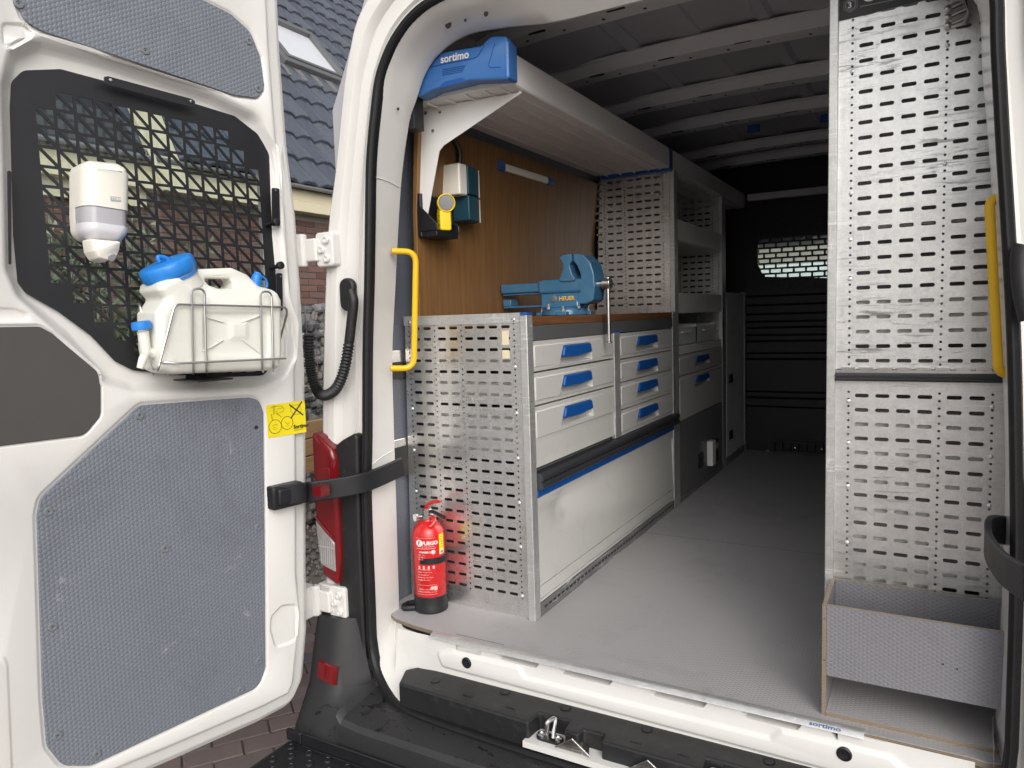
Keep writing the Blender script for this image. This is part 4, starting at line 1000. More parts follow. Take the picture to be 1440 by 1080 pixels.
# ================================================================== workbench cabinet
XP = -1.0415
wb = thing('workbench_cabinet', 'grey drawer workbench with perforated metal end and wooden worktop', 'workbench', (-1.28, .75, 0))
m = MB(); m.box(-1.455, XP-.003, .0, 1.497, .925, .953); m.build('worktop', M['wooddark'], wb, bevel=.002)
m = MB(); m.box(XP-.02, XP-.001, .022, 1.446, .879, .9245); m.build('edge_strip', M['strip'], wb, bevel=.001)
def endpanel(y, xr, x_top, x_bot, z0, z1, zrow, nrow, name, mat, parent, mirror=False, extra=None):
    """punched side sheet: xr = centre of the first row of holes, columns run away from it"""
    s = 1 if mirror else -1
    rows = [zrow-k*.0355 for k in range(nrow)]
    mp = lambda u, v, h: (xr+s*u, y+h, v)
    m = MB(); perf(m, PCOL, rows, mp)
    if extra: perf(m, extra, rows, mp)
    zt, zb = zrow+.0355/2, rows[-1]-.0355/2
    ue = (extra[-1][0]+extra[-1][1]/2) if extra else .2987+.00725
    a, b = xr+s*ue, xr-s*.00725
    def q(x0, x1, za, zb_): m.add([(x0,y,za),(x1,y,za),(x1,y,zb_),(x0,y,zb_)], [(0,1,2,3)])
    # plain margins: front, far side, above, below
    fx = xr-s*.032
    q(fx, b, zb, zt)
    if not mirror:
        m.add([(x_bot,y,zb),(a,y,zb),(a,y,zt),(x_top,y,zt)], [(0,1,2,3)])
        m.add([(x_top,y,zt),(fx,y,zt),(fx,y,z1),(x_top,y,z1)], [(0,1,2,3)])
        m.add([(x_bot,y,z0),(fx,y,z0),(fx,y,zb),(x_bot,y,zb)], [(0,1,2,3)])
        m.add([(x_bot,y,z0),(x_bot,y+.03,z0),(x_top,y+.03,z1),(x_top,y,z1)], [(0,1,2,3)])
    else:
        q(a, x_bot, zb, zt); q(fx, x_bot, zt, z1); q(fx, x_bot, z0, zb)
    return m.build(name, mat, parent, fix=False, ang=30)
ep = endpanel(-.003, -1.0955, -1.5135, -1.535, -.0, .944, .9245, 25, 'side_panel', M['galv'], wb, extra=[(.3280, .045, 'slot'), (.3730, .045, 'slot'), (.4027, .0145, 'dot')])
bc_m = MB().lathe([(.0052,0),(.005,.0018),(.0035,.003),(0,.0034)], (0,0,0), (0,-1,0), 10); rvm = bc_m.mesh('rivet', M['rivet'])
def rivets(parent, x, y, zs):
    for z in zs: inst('rivet', rvm, parent, (x, y, z))
rivets(ep, -1.0955, -.003, [.800,.656,.514,.372,.230,.070]); 
rivets(ep, -1.4982, -.003, [.800,.656,.514,.372])
m = MB(); m.box(-1.516, -1.067, -.0065, -.0035, .934, .966); m.build('end_trim', M['alu'], ep, bevel=.001)
for x in (-1.492, -1.094): MB().lathe([(.006,0),(.006,.002),(.003,.0035),(0,.002)], (x, -.0065, .945), (0,-1,0), 10).build('trim_screw', M['steel'], ep)
m = MB(); m.box(-1.126-.012, -1.126+.012, -.0045, -.0032, .868, .912); m.box(-1.138, -1.114, -.0045, -.0032, .826, .852); m.build('paper_remnant', simple('old_paper', (.7,.6,.42), .7), ep)
m = MB(); m.box(-1.0665, XP, -.018, .020, 0, .957); m.build('corner_post', M['alu'], wb, bevel=.002)
m = MB(); m.box(-1.0655, XP-.001, -.017, .019, .9573, .966); m.build('post_cap', M['blue'], wb, bevel=.001)
m = MB(); m.box(-1.06, XP, .690, .752, .466, .881); m.build('divider_post', M['alu'], wb, bevel=.002)
m = MB(); m.box(-1.059, XP+.001, .691, .751, .8815, .889); m.build('post_cap', M['blue'], wb)
m = MB(); m.box(-1.06, XP, 1.447, 1.497, 0, .952); m.build('corner_post', M['alu'], wb, bevel=.002)
def drawer(parent, y0, y1, z0, z1, hy0, hy1, ht, hb, slats=0):
    """front with a bevelled face, a trapezoid grip recess and a blue grip lip"""
    W = y1-y0; f = ccw([(y0,z0),(y1,z0),(y1,z1),(y0,z1)])
    zt = z1-.013; zl = z0+.012 if not slats else z1-.10
    cont = [(rpoly([(y0+.004,zl),(y1-.004,zl),(y1-.004,zt),(y0+.004,zt)], .002, 2), -.0005), (rpoly([(y0+.008,zl+.004),(y1-.008,zl+.004),(y1-.008,zt-.004),(y0+.008,zt-.004)], .002, 2), .0035)]
    ws = (hy1-hy0); ex = ws*.17
    tz = ccw(rpoly([(hy0-ex,hb),(hy1+ex*.75,hb),(hy1,ht),(hy0,ht)], .006, 3))
    cont += [(tz, .0035), (offset(tz, -.003), -.002), (offset(tz, -.012), -.016)]
    if slats:
        for k in range(slats):
            za = zl-.012-k*(zl-z0-.012)/slats
            cont += [([(y0+.002,za),(y1-.002,za),(y1-.002,za-.0015),(y0+.002,za-.0015)], -.002)]
    x = XP-.004
    m = sheet((f, 0), cont, lambda u, v, h: (x+h, u, v)); 
    n = 4; m.add([(x,p[0],p[1]) for p in f]+[(x-.02,p[0],p[1]) for p in f], [(i,(i+1)%n,(i+1)%n+n,i+n) for i in range(n)])
    d = m.build('drawer', M['drawer'], parent, ang=25)
    mid_ = ht-(ht-hb)*.56
    g = ccw(rpoly([(hy0-ex*.40,mid_-.003),(hy0+ws*.5,mid_-.007),(hy1+ex*.35,mid_),(hy1+.001,ht-.002),(hy0+.002,ht-.002)], .007, 3))
    m = MB(); m.loft([[(x-.008, p[0], p[1]) for p in offset(g, -.001)], [(x+.006, p[0], p[1]) for p in g], [(x+.0095, p[0], p[1]) for p in offset(g, -.003)]], caps=True)
    m.build('drawer_handle', M['blue'], d, ang=40)
    m = MB(); m.box(-1.44, x-.021, y0+.022, y0+.030, z0+.010, z1-.032); m.box(-1.44, x-.021, y1-.030, y1-.022, z0+.010, z1-.032); m.box(-1.44, x-.021, y0+.03, y1-.03, z0+.010, z0+.016); m.build('drawer_box', M['cream'], d)
    return d
for z0, z1, sl in ((.783,.877,0), (.678,.777,0), (.481,.672,3)):
    drawer(wb, .023, .687, z0, z1, .235, .452, z1-.022, z1-.086, sl)
for z0, z1 in ((.7745,.875), (.682,.770), (.572,.6775), (.467,.5675)):
    drawer(wb, .755, 1.444, z0, z1, .965, 1.195, z1-.018, z1-.080)
m = MB(); prof = [(XP-.02,.412),(XP+.012,.412),(XP+.020,.418),(XP+.020,.430),(XP+.014,.434),(XP+.014,.440),(XP+.020,.444),(XP+.020,.455),(XP+.012,.464),(XP-.02,.464)]
m.loft([[(x, y, z) for x, z in prof] for y in (.022, 1.485)], closed=True, caps=True); rl = m.build('front_rail', M['rail'], wb, ang=30)
m = MB()
for k in range(40): m.box(XP+.0142, XP+.0152, .04+k*.036, .06+k*.036, .4345, .4395)
m.build('rail_slot', M['ink'], rl)['kind'] = 'stuff'
m = MB(); m.box(XP-.03, XP+.001, .022, 1.446, .386, .410); m.build('blue_strip', M['blue'], wb, bevel=.002)
# drop flap with a dent and a rolled upper edge
fl_ = [(.024,.100),(1.442,.100),(1.442,.384),(.024,.384)]
dent = rpoly([(.15,.30),(.24,.28),(.27,.35),(.22,.372),(.15,.36)], .03, 4)
m = sheet((ccw(fl_), 0), [([(.025,.350),(1.441,.350),(1.441,.376),(.025,.376)], .0), ([(.026,.338),(1.440,.338),(1.440,.342),(.026,.342)][:0] or [(.025,.325),(1.441,.325),(1.441,.335),(.025,.335)], -.006), (dent, -.006), (offset(dent, -.02), -.013), (rpoly([(.13,.20),(.20,.19),(.215,.27),(.15,.28)], .03, 3), -.009)], lambda u, v, h: (XP-.004+h, u, v))
m.add([(XP-.004,.024,.384),(XP-.004,1.442,.384),(XP-.02,1.442,.386),(XP-.02,.024,.386)], [(0,1,2,3)])
m.build('drop_flap', M['drawer'], wb, ang=60)
for z0, z1 in ((.058,.0965), (.046,.055)):
    m = MB(); m.box(XP-.03, XP-.004, .024, 1.442, z0, z1); m.build('base_strip', M['drawer'], wb, bevel=.001)
m = MB(); m.box(XP-.03, XP-.002, .022, 1.446, 0, .044); pl = m.build('plinth', M['aludark'], wb)
m = MB()
for k in range(44): m.box(XP-.0025, XP-.0012, .05+k*.0318, .071+k*.0318, .021, .028)
m.build('plinth_slot', M['ink'], pl)['kind'] = 'stuff'
m = MB(); m.box(-1.45, XP-.025, .022, 1.44, .462, .468); m.box(-1.45, -1.44, .0, 1.49, 0, .92); m.box(-1.45, XP-.03, 1.4, 1.405, 0, .9); m.build('cabinet_carcass', M['greyfront'], wb)
# ================================================================== shelf unit beyond the workbench
su = thing('shelf_unit', 'open metal shelf unit with two small drawers between workbench and locker', 'shelf unit', (-1.25, 2.0, 0))
m = MB(); tp = endpanel(1.488, -1.0955, -1.418, -1.455, .953, 1.625, 1.598, 18, 'side_panel', M['galv'], su, extra=[(.3280, .045, 'slot')])
m = MB(); m.box(-1.0665, XP-.0005, 1.499, 1.545, 0, 1.622); m.build('front_post', M['alu'], su, bevel=.002)
m = MB(); m.box(-1.066, XP-.0005, 1.488, 1.498, .954, 1.622); m.build('front_post', M['alu'], su, bevel=.001)
m = MB(); m.box(-1.0665, XP-.0005, 2.432, 2.52, 0, 1.622); m.build('front_post', M['alu'], su, bevel=.002)
for z in (1.40, 1.046):
    m = MB(); m.box(-1.44, XP-.02, 1.546, 2.431, z-.10, z-.096); m.box(XP-.021, XP-.004, 1.546, 2.431, z-.098, z); m.build('shelf', M['cream'], su, bevel=.002)
m = MB(); m.box(-1.452, -1.447, 1.5, 2.5, 0, 1.62); m.build('back_panel', M['lin_w'], su)
endpanel(2.420, -1.0955, -1.418, -1.455, .76, 1.625, 1.598, 22, 'inner_panel', M['galv'], su)
m = MB(); m.box(-1.44, XP-.006, 1.546, 2.431, .742, .782); m.build('bin_ledge', M['cream'], su, bevel=.002)
for z0, z1 in ((.637,.738), (.412,.632)):
    drawer(su, 1.548, 2.428, z0, z1, 1.86, 2.10, z1-.020, z1-.075)
m = MB(); m.box(XP-.03, XP-.003, 1.546, 2.515, .03, .407); gf = m.build('front_panel', M['greyfront'], su, bevel=.001)
p = U(985, 645, 0, XP); m = MB(); m.box(XP-.003, XP+.004, p.y-.03, p.y+.06, p.z-.05, p.z+.03); m.box(XP-.003, XP+.007, p.y+.0, p.y+.06, p.z-.01, p.z+.0); m.build('cable_socket', M['black'], gf, bevel=.003)
m = MB(); m.box(XP-.03, XP-.0015, 1.546, 2.515, 0, .029); m.build('plinth', M['aludark'], su)
p = U(998, 637, 0, XP)
ch = thing('charger_box', 'small white and black charger box on the dark grey lower front', 'charger', (XP, p.y, p.z))
m = MB(); m.box(XP-.003, XP+.030, p.y-.05, p.y+.02, p.z-.065, p.z+.075); m.build('housing', M['cream'], ch, bevel=.004)
m = MB(); m.box(XP+.0, XP+.026, p.y+.0205, p.y+.10, p.z-.058, p.z+.068); m.build('face', M['black'], ch, bevel=.003)
m = MB(); m.box(XP+.0262, XP+.028, p.y+.03, p.y+.09, p.z+.02, p.z+.05); m.build('display', M['greyink'], ch)
for i, (y0, y1) in enumerate(((1.56,1.96), (1.97,2.36))):
    b = thing('storage_bin', ['pale storage bin in the dark shelf bay, next to the workbench', 'pale storage bin in the dark shelf bay, next to the locker'][i], 'storage bin', ((XP-.2), (y0+y1)/2, .784), 'storage bins in the shelf bay')
    m = MB(); m.box(-1.40, XP-.03, y0, y0+.006, .784, .885); m.box(-1.40, XP-.03, y1-.006, y1, .784, .885); m.box(-1.40, XP-.03, y0, y1, .7832, .787); m.box(XP-.036, XP-.03, y0, y1, .784, .872); m.box(-1.40, -1.394, y0, y1, .784, .885); m.build('tray', M['pale'], b)
    m = MB(); m.box(XP-.03, XP-.018, y0+.12, y1-.12, .846, .852); m.build('grip', M['cream'], b)
# ================================================================== tall locker
lk = thing('locker', 'pale green-grey tall locker at the far end of the row', 'locker', (-1.25, 2.8, 0))
m = MB(); m.box(-1.45, XP-.006, 2.523, 3.07, 0, 1.062); m.build('carcass', M['pale'], lk, bevel=.003)
m = MB(); m.box(-1.07, XP+.002, 3.03, 3.085, -.0, 1.068); m.build('corner_post', M['alu'], lk, bevel=.002)
for z0, z1 in ((.948,1.058), (.815,.944), (.775,.811), (.05,.771)):
    m = MB(); m.box(XP-.006, XP-.001, 2.530, 3.028, z0, z1); dd_ = m.build('front_panel', M['pale'], lk, bevel=.0015)
for py in (532, 611):
    p = U(1027, py, 0, XP); m = MB(); m.box(XP-.002, XP+.010, p.y-.04, p.y+.035, p.z-.028, p.z+.026); m.build('lock', M['black'], dd_, bevel=.004)
m = MB(); m.box(XP-.02, XP-.0, 2.53, 3.03, 0, .045); m.build('plinth', M['aludark'], lk)
# ================================================================== overhead cabinet and its bracket
oh = thing('overhead_cabinet', 'long white overhead cabinet running under the roof above the workbench', 'overhead cabinet', (-1.23, 1.5, 1.62))
m = MB(); m.prism([(-1.425,1.632),(-1.055,1.626),(-1.050,1.630),(-1.050,1.714),(-1.055,1.719),(-1.39,1.719)], 1, -.045, 1.452); m.build('body', M['cream'], oh, bevel=.002)
m = MB(); m.prism([(-1.425,1.632),(-1.055,1.626),(-1.050,1.630),(-1.050,1.714),(-1.055,1.719),(-1.39,1.719)], 1, 1.500, 3.09); m.build('body', M['cream'], oh, bevel=.002)
m = MB(); m.box(-1.40, -1.0485, 1.4525, 1.4995, 1.6145, 1.722); m.build('joint_cap', M['blue'], oh, bevel=.003)
m = MB()
for k, x in enumerate((-1.36, -1.29, -1.22, -1.15, -1.095)): m.box(x-.002, x+.002, -.04, 1.45, 1.6215+.0002*k, 1.628); m.box(x-.002, x+.002, 1.502, 3.08, 1.6215+.0002*k, 1.628)
m.build('underside_rib', M['cream'], oh)
m = MB(); m.prism(ccw([(-1.452,1.642),(-1.430,1.641),(-1.058,1.620),(-1.052,1.628),(-1.060,1.632),(-1.452,1.632)][:0] or [(-1.450,1.632),(-1.070,1.6205),(-1.062,1.628),(-1.057,1.618),(-1.345,1.505),(-1.362,1.490),(-1.437,1.228),(-1.446,1.222)]), 1, .020, .0225)
br = m.build('bracket', M['cream'], oh)
for px, py in ((599,159),(619,157.5),(609,184),(592,322)):
    p = U(px, py, 1, .020); MB().lathe([(.0055,0),(.0055,.0025),(.003,.003),(.0025,.0012),(0,.0012)], (p.x, .020, p.z), (0,-1,0), 10).build('bracket_bolt', M['steel'], br)
# ================================================================== blue case on the near end of the overhead cabinet
YC = -.105
tc = thing('tool_case', 'blue plastic case with white lettering at the overhead cabinet end', 'tool case', (-1.2, -.08, 1.60))
o = polypx([(585,133),(585,104),(600,82),(618,74),(676,64),(688,52),(694,50),(711,51),(714,58),(715,108),(712,111),(661,113),(608,126),(588,137)], 1, YC)
o = ccw(rpoly(o, [.01,.008,.01,.004,.01,.012,.008,.006,.006,.006,.004,0,0,.006], 4))
m = MB(); m.loft([[(x, -.046, z) for x, z in offset(o, -.004)], [(x, -.085, z) for x, z in o], [(x, YC+.005, z) for x, z in o], [(x, YC+.001, z) for x, z in offset(o, -.003)], [(x, YC, z) for x, z in offset(o, -.006)]], caps=True)
m.build('shell', M['bluecase'], tc, ang=35)
q_ = polypx([(614,124.5),(625,115),(650,109),(658,113.6)], 1, YC-.0008)
m = MB(); m.prism(ccw(q_), 1, YC-.0008, YC+.004); m.build('notch_inner', M['blue'], tc)
m = MB()
for k in range(4):
    a, b = U(622, 98+2.6*k, 1, YC-.0005), U(655-1.5*k, 92+2.8*k, 1, YC-.0005); m.tube([a, b], .0012, 6)
tri = [U(x, y, 1, YC-.0005) for x, y in ((696,60),(687,91),(689,95),(704,94.5))]; m.tube(tri, .0012, 6)
m.tube(spline([U(x, y, 1, YC-.0005) for x, y in ((600,95),(640,87),(668,81),(676,72),(681,62))], 4), .0015, 6)
m.build('grip_ridge', M['blue'], tc)['kind'] = 'stuff'
a, b = U(620, 89, 1, YC-.0008), U(656, 82, 1, YC-.0008)
text('case_lettering', 'sortimo', M['whiteink'], (a.x, YC-.0012, a.z), (b.x-a.x, 0, b.z-a.z), (-(b.z-a.z), 0, b.x-a.x), .031, tc, .0008, thick=.0006)
for t in (0,): pass
m = MB(); m.box(-1.40, -1.36, -.11, -.06, 1.535, 1.66); m.box(-1.40, -1.37, -.112, -.11, 1.56, 1.57); m.build('strap_buckle', M['black'], tc, bevel=.008)
# ================================================================== things on the wooden wall
XWL = -1.452
p = U(627, 255, 0, XWL)
sb = thing('fuse_box', 'white and teal two-pod switch box on the brown wood panel', 'switch box', (XWL, .24, 1.36))
yy0, yy1 = U(612,245,0,-1.42).y, U(641,245,0,-1.40).y
a = [U(x, y, 1, .165) for x, y in ((609,243),(628,243),(624,274),(607,274))]
def pod(zt, zb, y0, y1, nm):
    m = MB(); ym = (y0+y1)/2
    m.loft([[(XWL, y0, z), (XWL+.05, y0+.004, z), (XWL+.074, ym-.03, z), (XWL+.078, ym, z), (XWL+.060, y1-.012, z), (XWL+.03, y1, z), (XWL, y1, z)] for z in (zb, zt)], closed=True, caps=True)
    return m.build(nm, M['teal'], sb, bevel=.003)
z_t, z_m, z_b = 1.478, 1.378, 1.292
y0_, y1_ = .20, .325
m = MB(); m.box(XWL, XWL+.078, y0_-.05, y0_, z_m-.005, z_t); m.build('side_housing', M['abs'], sb, bevel=.006)
for zt, zb in ((z_t, z_m+.002), (z_m-.002, z_b)):
    m = MB(); m.loft([[(XWL, y0_+.001, z), (XWL+.080, y0_+.001, z), (XWL+.078, y0_+.05, z), (XWL+.06, y0_+.10, z), (XWL, y0_+.115, z)] for z in (zb, (zb+zt)/2, zt)], closed=True, caps=True)
    m.build('pod', M['teal'], sb, bevel=.003)
    m = MB(); m.loft([[(XWL, y0_+.1155, z), (XWL+.06, y0_+.1005, z), (XWL+.06, y0_+.107, z), (XWL, y0_+.122, z)] for z in (zb+.002, zt-.002)], closed=True, caps=True); m.build('pod_edge', M['abs'], sb)
m = MB().tube(spline([(XWL+.035,.215,1.478),(XWL+.040,.215,1.53),(XWL+.028,.20,1.565),(XWL+.006,.185,1.575)], 6), .010, 10); m.build('cable', M['black'], sb)
YT = .075
hd = thing('torch_holder', 'black charging cradle screwed to the edge of the wood panel', 'holder', (XWL, .07, 1.23))
m = MB(); m.box(XWL, XWL+.016, .008, .135, 1.225, 1.365); m.box(XWL, XWL+.075, .010, .135, 1.222, 1.245); m.prism([(XWL+.012,1.24),(XWL+.08,1.24),(XWL+.08,1.262),(XWL+.012,1.325)], 1, .006, .012); m.prism([(XWL+.012,1.24),(XWL+.08,1.24),(XWL+.08,1.262),(XWL+.012,1.325)], 1, .132, .138)
m.build('cradle', M['black'], hd, bevel=.004)
m = MB(); m.box(XWL+.0165, XWL+.019, .03, .045, 1.25, 1.345); m.build('contact_rail', M['greyink'], hd)
to = thing('flashlight', 'yellow right-angle flashlight standing in the black cradle', 'flashlight', (XWL+.05, .08, 1.245))
m = MB(); rg = lambda hx_, hy_, z: [tuple(Vector((XWL+.058, .078, z))+Matrix.Rotation(R_(-38), 3, 'Z') @ Vector((x, y, 0))) for x, y in rpoly([(-hx_,-hy_),(hx_,-hy_),(hx_,hy_),(-hx_,hy_)], .006, 3)]
m.loft([rg(.017,.017,1.2455), rg(.020,.020,1.250), rg(.020,.020,1.300), rg(.017,.018,1.318), rg(.012,.014,1.326)], caps=True); m.build('body', M['torchyellow'], to, bevel=.0015)
hc = Vector((XWL+.066, .078, 1.335)); hd_ = Vector((.70, -.70, -.08)).normalized()
m = MB(); m.lathe([(.020,-.026),(.027,-.02),(.030,.006),(.030,.018),(.0275,.019),(.0255,.0165),(.0255,-.001),(.0,-.002)], hc, hd_, 20); m.build('head', M['torchyellow'], to)
m = MB(); m.lathe([(.0245,.0165),(.018,.008),(.008,.001),(.0,.0)], hc, hd_, 20); m.build('reflector', simple('lamp_reflector', (.30,.31,.33), .12, 1), to, fix=False)
m = MB(); m.lathe([(.006,.004),(.006,.009),(0,.011)], hc, hd_, 12); m.build('bulb', M['whiteink'], to)
m = MB(); m.box(XWL+.078, XWL+.0835, .085, .10, 1.262, 1.318); m.box(XWL+.082, XWL+.085, .086, .099, 1.275, 1.29); m.build('switch_plate', M['black'], to, bevel=.001)
m = MB()
for z in (1.265, 1.28, 1.295): m.tube([Vector(p_)+Vector((-.0,-.0012,0)) for p_ in rg(.0195,.0198,z)[:6]], .0012, 5)
m.build('body_groove', M['yellow'], to)
# led light bar
la, lb = U(701, 233, 0, XWL+.02), U(775, 256, 0, XWL+.02)
lb_ = thing('light_bar', 'slim white light bar with blue ends on the wood panel', 'light bar', tuple((la+lb)/2))
d = (lb-la).normalized(); upv = Vector((1,0,0)).cross(d).normalized()
def bar(t0, t1, hw, dep, nm, mat, bev):
    a, b = la.lerp(lb, t0), la.lerp(lb, t1)
    m = MB(); m.loft([[tuple(q+upv*u+Vector((x, 0, 0))) for u, x in ((-hw,-.018),(-hw,dep*.6),(-hw*.5,dep),(hw*.5,dep),(hw,dep*.6),(hw,-.018))] for q in (a, b)], caps=True)
    return m.build(nm, mat, lb_, bevel=bev)
bar(.07, .9, .014, .010, 'diffuser', M['abs'], .001); bar(-.02, .075, .018, .013, 'end_cap', M['blue'], .002); bar(.895, 1.02, .016, .012, 'end_cap', M['blue'], .002)
# ================================================================== bench vise
vy = .56
vs_ = thing('bench_vise', 'petrol blue steel bench vise bolted on the wooden worktop', 'vise', (-1.20, vy, .953))
vz = .953
m = MB(); m.lathe([(.088,0),(.090,.004),(.088,.020),(.082,.026),(.078,.030)], (-1.185, vy, vz), (0,0,1), 36)
for a in (20, 110, 200, 290): m.box(-1.185+.085*cos(R_(a))-.02, -1.185+.085*cos(R_(a))+.02, vy+.085*sin(R_(a))-.02, vy+.085*sin(R_(a))+.02, vz, vz+.014)
m.build('swivel_base', M['vise'], vs_, bevel=.003)
for a in (20, 110, 200, 290, 330, 250):
    m = MB().lathe([(.009,0),(.009,.009),(.005,.010),(.005,.020),(0,.021)], (-1.185+.088*cos(R_(a)), vy+.088*sin(R_(a)), vz+(.014 if a not in (330,250) else .024)), (0,0,1), 10); m.build('base_bolt', M['steel'], vs_)
m = MB(); m.loft([[(-1.185+a, vy+b, vz+z) for a, b in ((-s,-t),(s,-t),(s,t),(-s,t))] for z, s, t in ((.029,.080,.058),(.045,.078,.052),(.075,.082,.046),(.085,.084,.044))], caps=True); m.build('body', M['vise'], vs_, bevel=.008, seg=3)
m = MB(); m.box(-1.275, -1.085, vy-.050, vy+.050, vz+.083, vz+.135); m.build('slide_housing', M['vise'], vs_, bevel=.010, seg=3)
# fixed jaw: rises behind the moving one
m = MB(); m.prism(ccw(rpoly([(-1.185,vz+.125),(-1.165,vz+.165),(-1.163,vz+.190),(-1.178,vz+.212),(-1.166,vz+.222),(-1.128,vz+.226),(-1.128,vz+.198),(-1.138,vz+.185),(-1.128,vz+.150),(-1.110,vz+.125)], .008, 3)), 1, vy-.058, vy+.058); m.build('fixed_jaw', M['vise'], vs_, bevel=.006, seg=3)
m = MB(); m.prism(ccw(rpoly([(-1.126,vz+.198),(-1.126,vz+.226),(-1.088,vz+.220),(-1.058,vz+.190),(-1.045,vz+.150),(-1.042,vz+.100),(-1.050,vz+.050),(-1.080,vz+.040),(-1.130,vz+.040),(-1.130,vz+.072),(-1.105,vz+.080),(-1.095,vz+.110),(-1.098,vz+.150),(-1.112,vz+.182)], [.004,.008,.02,.025,.02,.02,.015,.01,.008,.01,.01,.01,.015,.01], 4)), 1, vy-.050, vy+.050); m.build('moving_jaw', M['vise'], vs_, bevel=.008, seg=3)
m = MB(); m.box(-1.445, -1.10, vy-.036, vy+.036, vz+.092, vz+.127); m.build('slide_bar', M['vise'], vs_, bevel=.004)
m = MB(); m.box(-1.440, -1.20, vy-.030, vy+.030, vz+.034, vz+.042); m.box(-1.440, -1.405, vy-.030, vy+.030, vz+.042, vz+.068); m.box(-1.440, -1.20, vy-.030, vy+.030, vz+.083, vz+.089); m.build('lower_guide', M['vise'], vs_, bevel=.003)
m = MB(); m.lathe([(.013,0),(.013,.06)], (-1.06, vy, vz+.112), (1,0,0), 16); m.lathe([(.019,.028),(.021,.030),(.021,.060),(.019,.062)], (-1.06, vy, vz+.112), (1,0,0), 20); m.build('spindle', M['steel'], vs_, bevel=.001)
m = MB(); m.lathe([(.0095,0),(.0115,.002),(.0115,.006),(.007,.008),(.007,.232),(.0115,.234),(.0115,.240),(.009,.242)], (-1.0105, vy, vz-.107), (0,0,1), 14); m.build('tommy_bar', M['steel'], vs_)
m = MB().lathe([(.012,0),(.012,.003),(.0,.0035)], (-1.205, vy-.0525, vz+.064), (0,-1,0), 14); m.build('body_bolt', M['steel'], vs_)
text('maker_lettering', 'HEUER', M['goldink'], (-1.185, vy-.0535, vz+.056), (1,0,0), (0,0,1), .021, vs_, .0006, thick=.0006)
# ================================================================== fire extinguisher
ex = Vector((-1.405, -.068, 0)); R0 = .0535
fe = thing('fire_extinguisher', 'red fire extinguisher with black foot strapped upright on the floor', 'fire extinguisher', tuple(ex))
m = MB().lathe([(.050,.012),(R0,.016),(R0,.245),(.052,.262),(.046,.278),(.034,.291),(.021,.297),(.0175,.300),(.0175,.310)], ex, (0,0,1), 40); m.build('cylinder', M['red'], fe, ang=50)
m = MB().lathe([(.052,.0),(.056,.004),(.0565,.014),(.055,.020),(.0555,.055),(.0538,.057)], ex, (0,0,1), 40); m.build('foot', M['black'], fe, ang=40)
m = MB().lathe([(.0537,.166),(.0552,.167),(.0552,.186),(.0537,.187)], ex, (.012,.01,1), 40); m.build('strap', M['black'], fe)
m = MB(); m.box(-1.448, -1.432, -.118, -.108, .166, .20); m.build('strap_buckle', M['greyink'], fe, bevel=.002) if False else None
m = MB().lathe([(.0185,.305),(.021,.307),(.021,.318),(.016,.322),(.016,.334),(.012,.338)], ex, (0,0,1), 18); m.build('valve', M['steel'], fe)
m = MB(); g0 = ex+Vector((-.018,-.012,.312)); m.lathe([(.005,0),(.005,.012),(.014,.013),(.015,.022),(.013,.023)], g0, (-.45,-.9,0), 16); gg = m.build('gauge', M['steel'], fe)
m = MB(); m.lathe([(.012,.0232),(0,.0235)], g0, (-.45,-.9,0), 16); m.build('gauge_face', M['whiteink'], gg)
m = MB(); m.tube(spline([ex+Vector((-.006,0,.335)), ex+Vector((.006,-.004,.352)), ex+Vector((.035,-.010,.366)), ex+Vector((.062,-.014,.371))], 5), [.006]*15+[.0045], 8); m.build('lever', M['red'], fe)
m = MB(); m.tube(spline([ex+Vector((.006,-.004,.328)), ex+Vector((.03,-.008,.332)), ex+Vector((.078,-.012,.319))], 5), .0055, 8); m.build('carry_handle', M['black'], fe)
m = MB(); m.tube(spline([ex+Vector((.016,-.004,.314)), ex+Vector((.034,-.012,.311)), ex+Vector((.040,-.02,.300)), ex+Vector((.030,-.03,.288))], 5), .007, 8); m.build('nozzle', M['red'], fe)
m = MB(); m.tube(spline([ex+Vector((-.0,.03,.01)), ex+Vector((-.05,.02,.008)), ex+Vector((-.085,-.02,.008)), ex+Vector((-.07,-.055,.009)), ex+Vector((-.035,-.04,.010))], 6), .009, 8); m.build('holder_base', M['black'], fe)
m = MB(); m.box(ex.x-.062, ex.x-.03, ex.y-.04, ex.y-.015, .001, .006); m.build('holder_plate', M['steel'], fe)
# printed label, wrapped round the cylinder; camera side is the angle a0
aC = math.atan2(CAM.y-ex.y, CAM.x-ex.x)
RT = R0+.0004
def ltext(nm, s, z, size, da, mat=M['whiteink'], thick=0, sx=1):
    return text(nm, s, mat, (0, 0, z), (1,0,0), (0,0,1), size, fe, .0002, bend=(ex.x, ex.y, RT, aC+da), thick=thick, sx=sx)
ltext('label_name', 'FUEGO', .2315, .0165, -.43, thick=.0005)
ltext('label_line', 'brandpreventie', .224, .0068, -.43, M['pinkink'])
ltext('label_line', 'POWDER 2 KG', .205, .0075, -.62, M['whiteink'], .0003)
for k, s_ in enumerate(('ABC  PS 2', '8A 34B C', 'EN 3-7')): ltext('label_line', s_, .196-k*.0075, .006, -.70, M['pinkink'])
for k, s_ in enumerate(('BRANDBLUSSER', 'poeder onder druk', 'pin verwijderen', 'handgreep indrukken', 'na gebruik vullen')): ltext('label_line', s_, .148-k*.0085, .0062, -.78, M['pinkink'])
for k, s_ in enumerate(('jaarlijks controleren', '-30 C / +60 C')): ltext('label_line', s_, .083-k*.008, .0062, -.75, M['pinkink'])
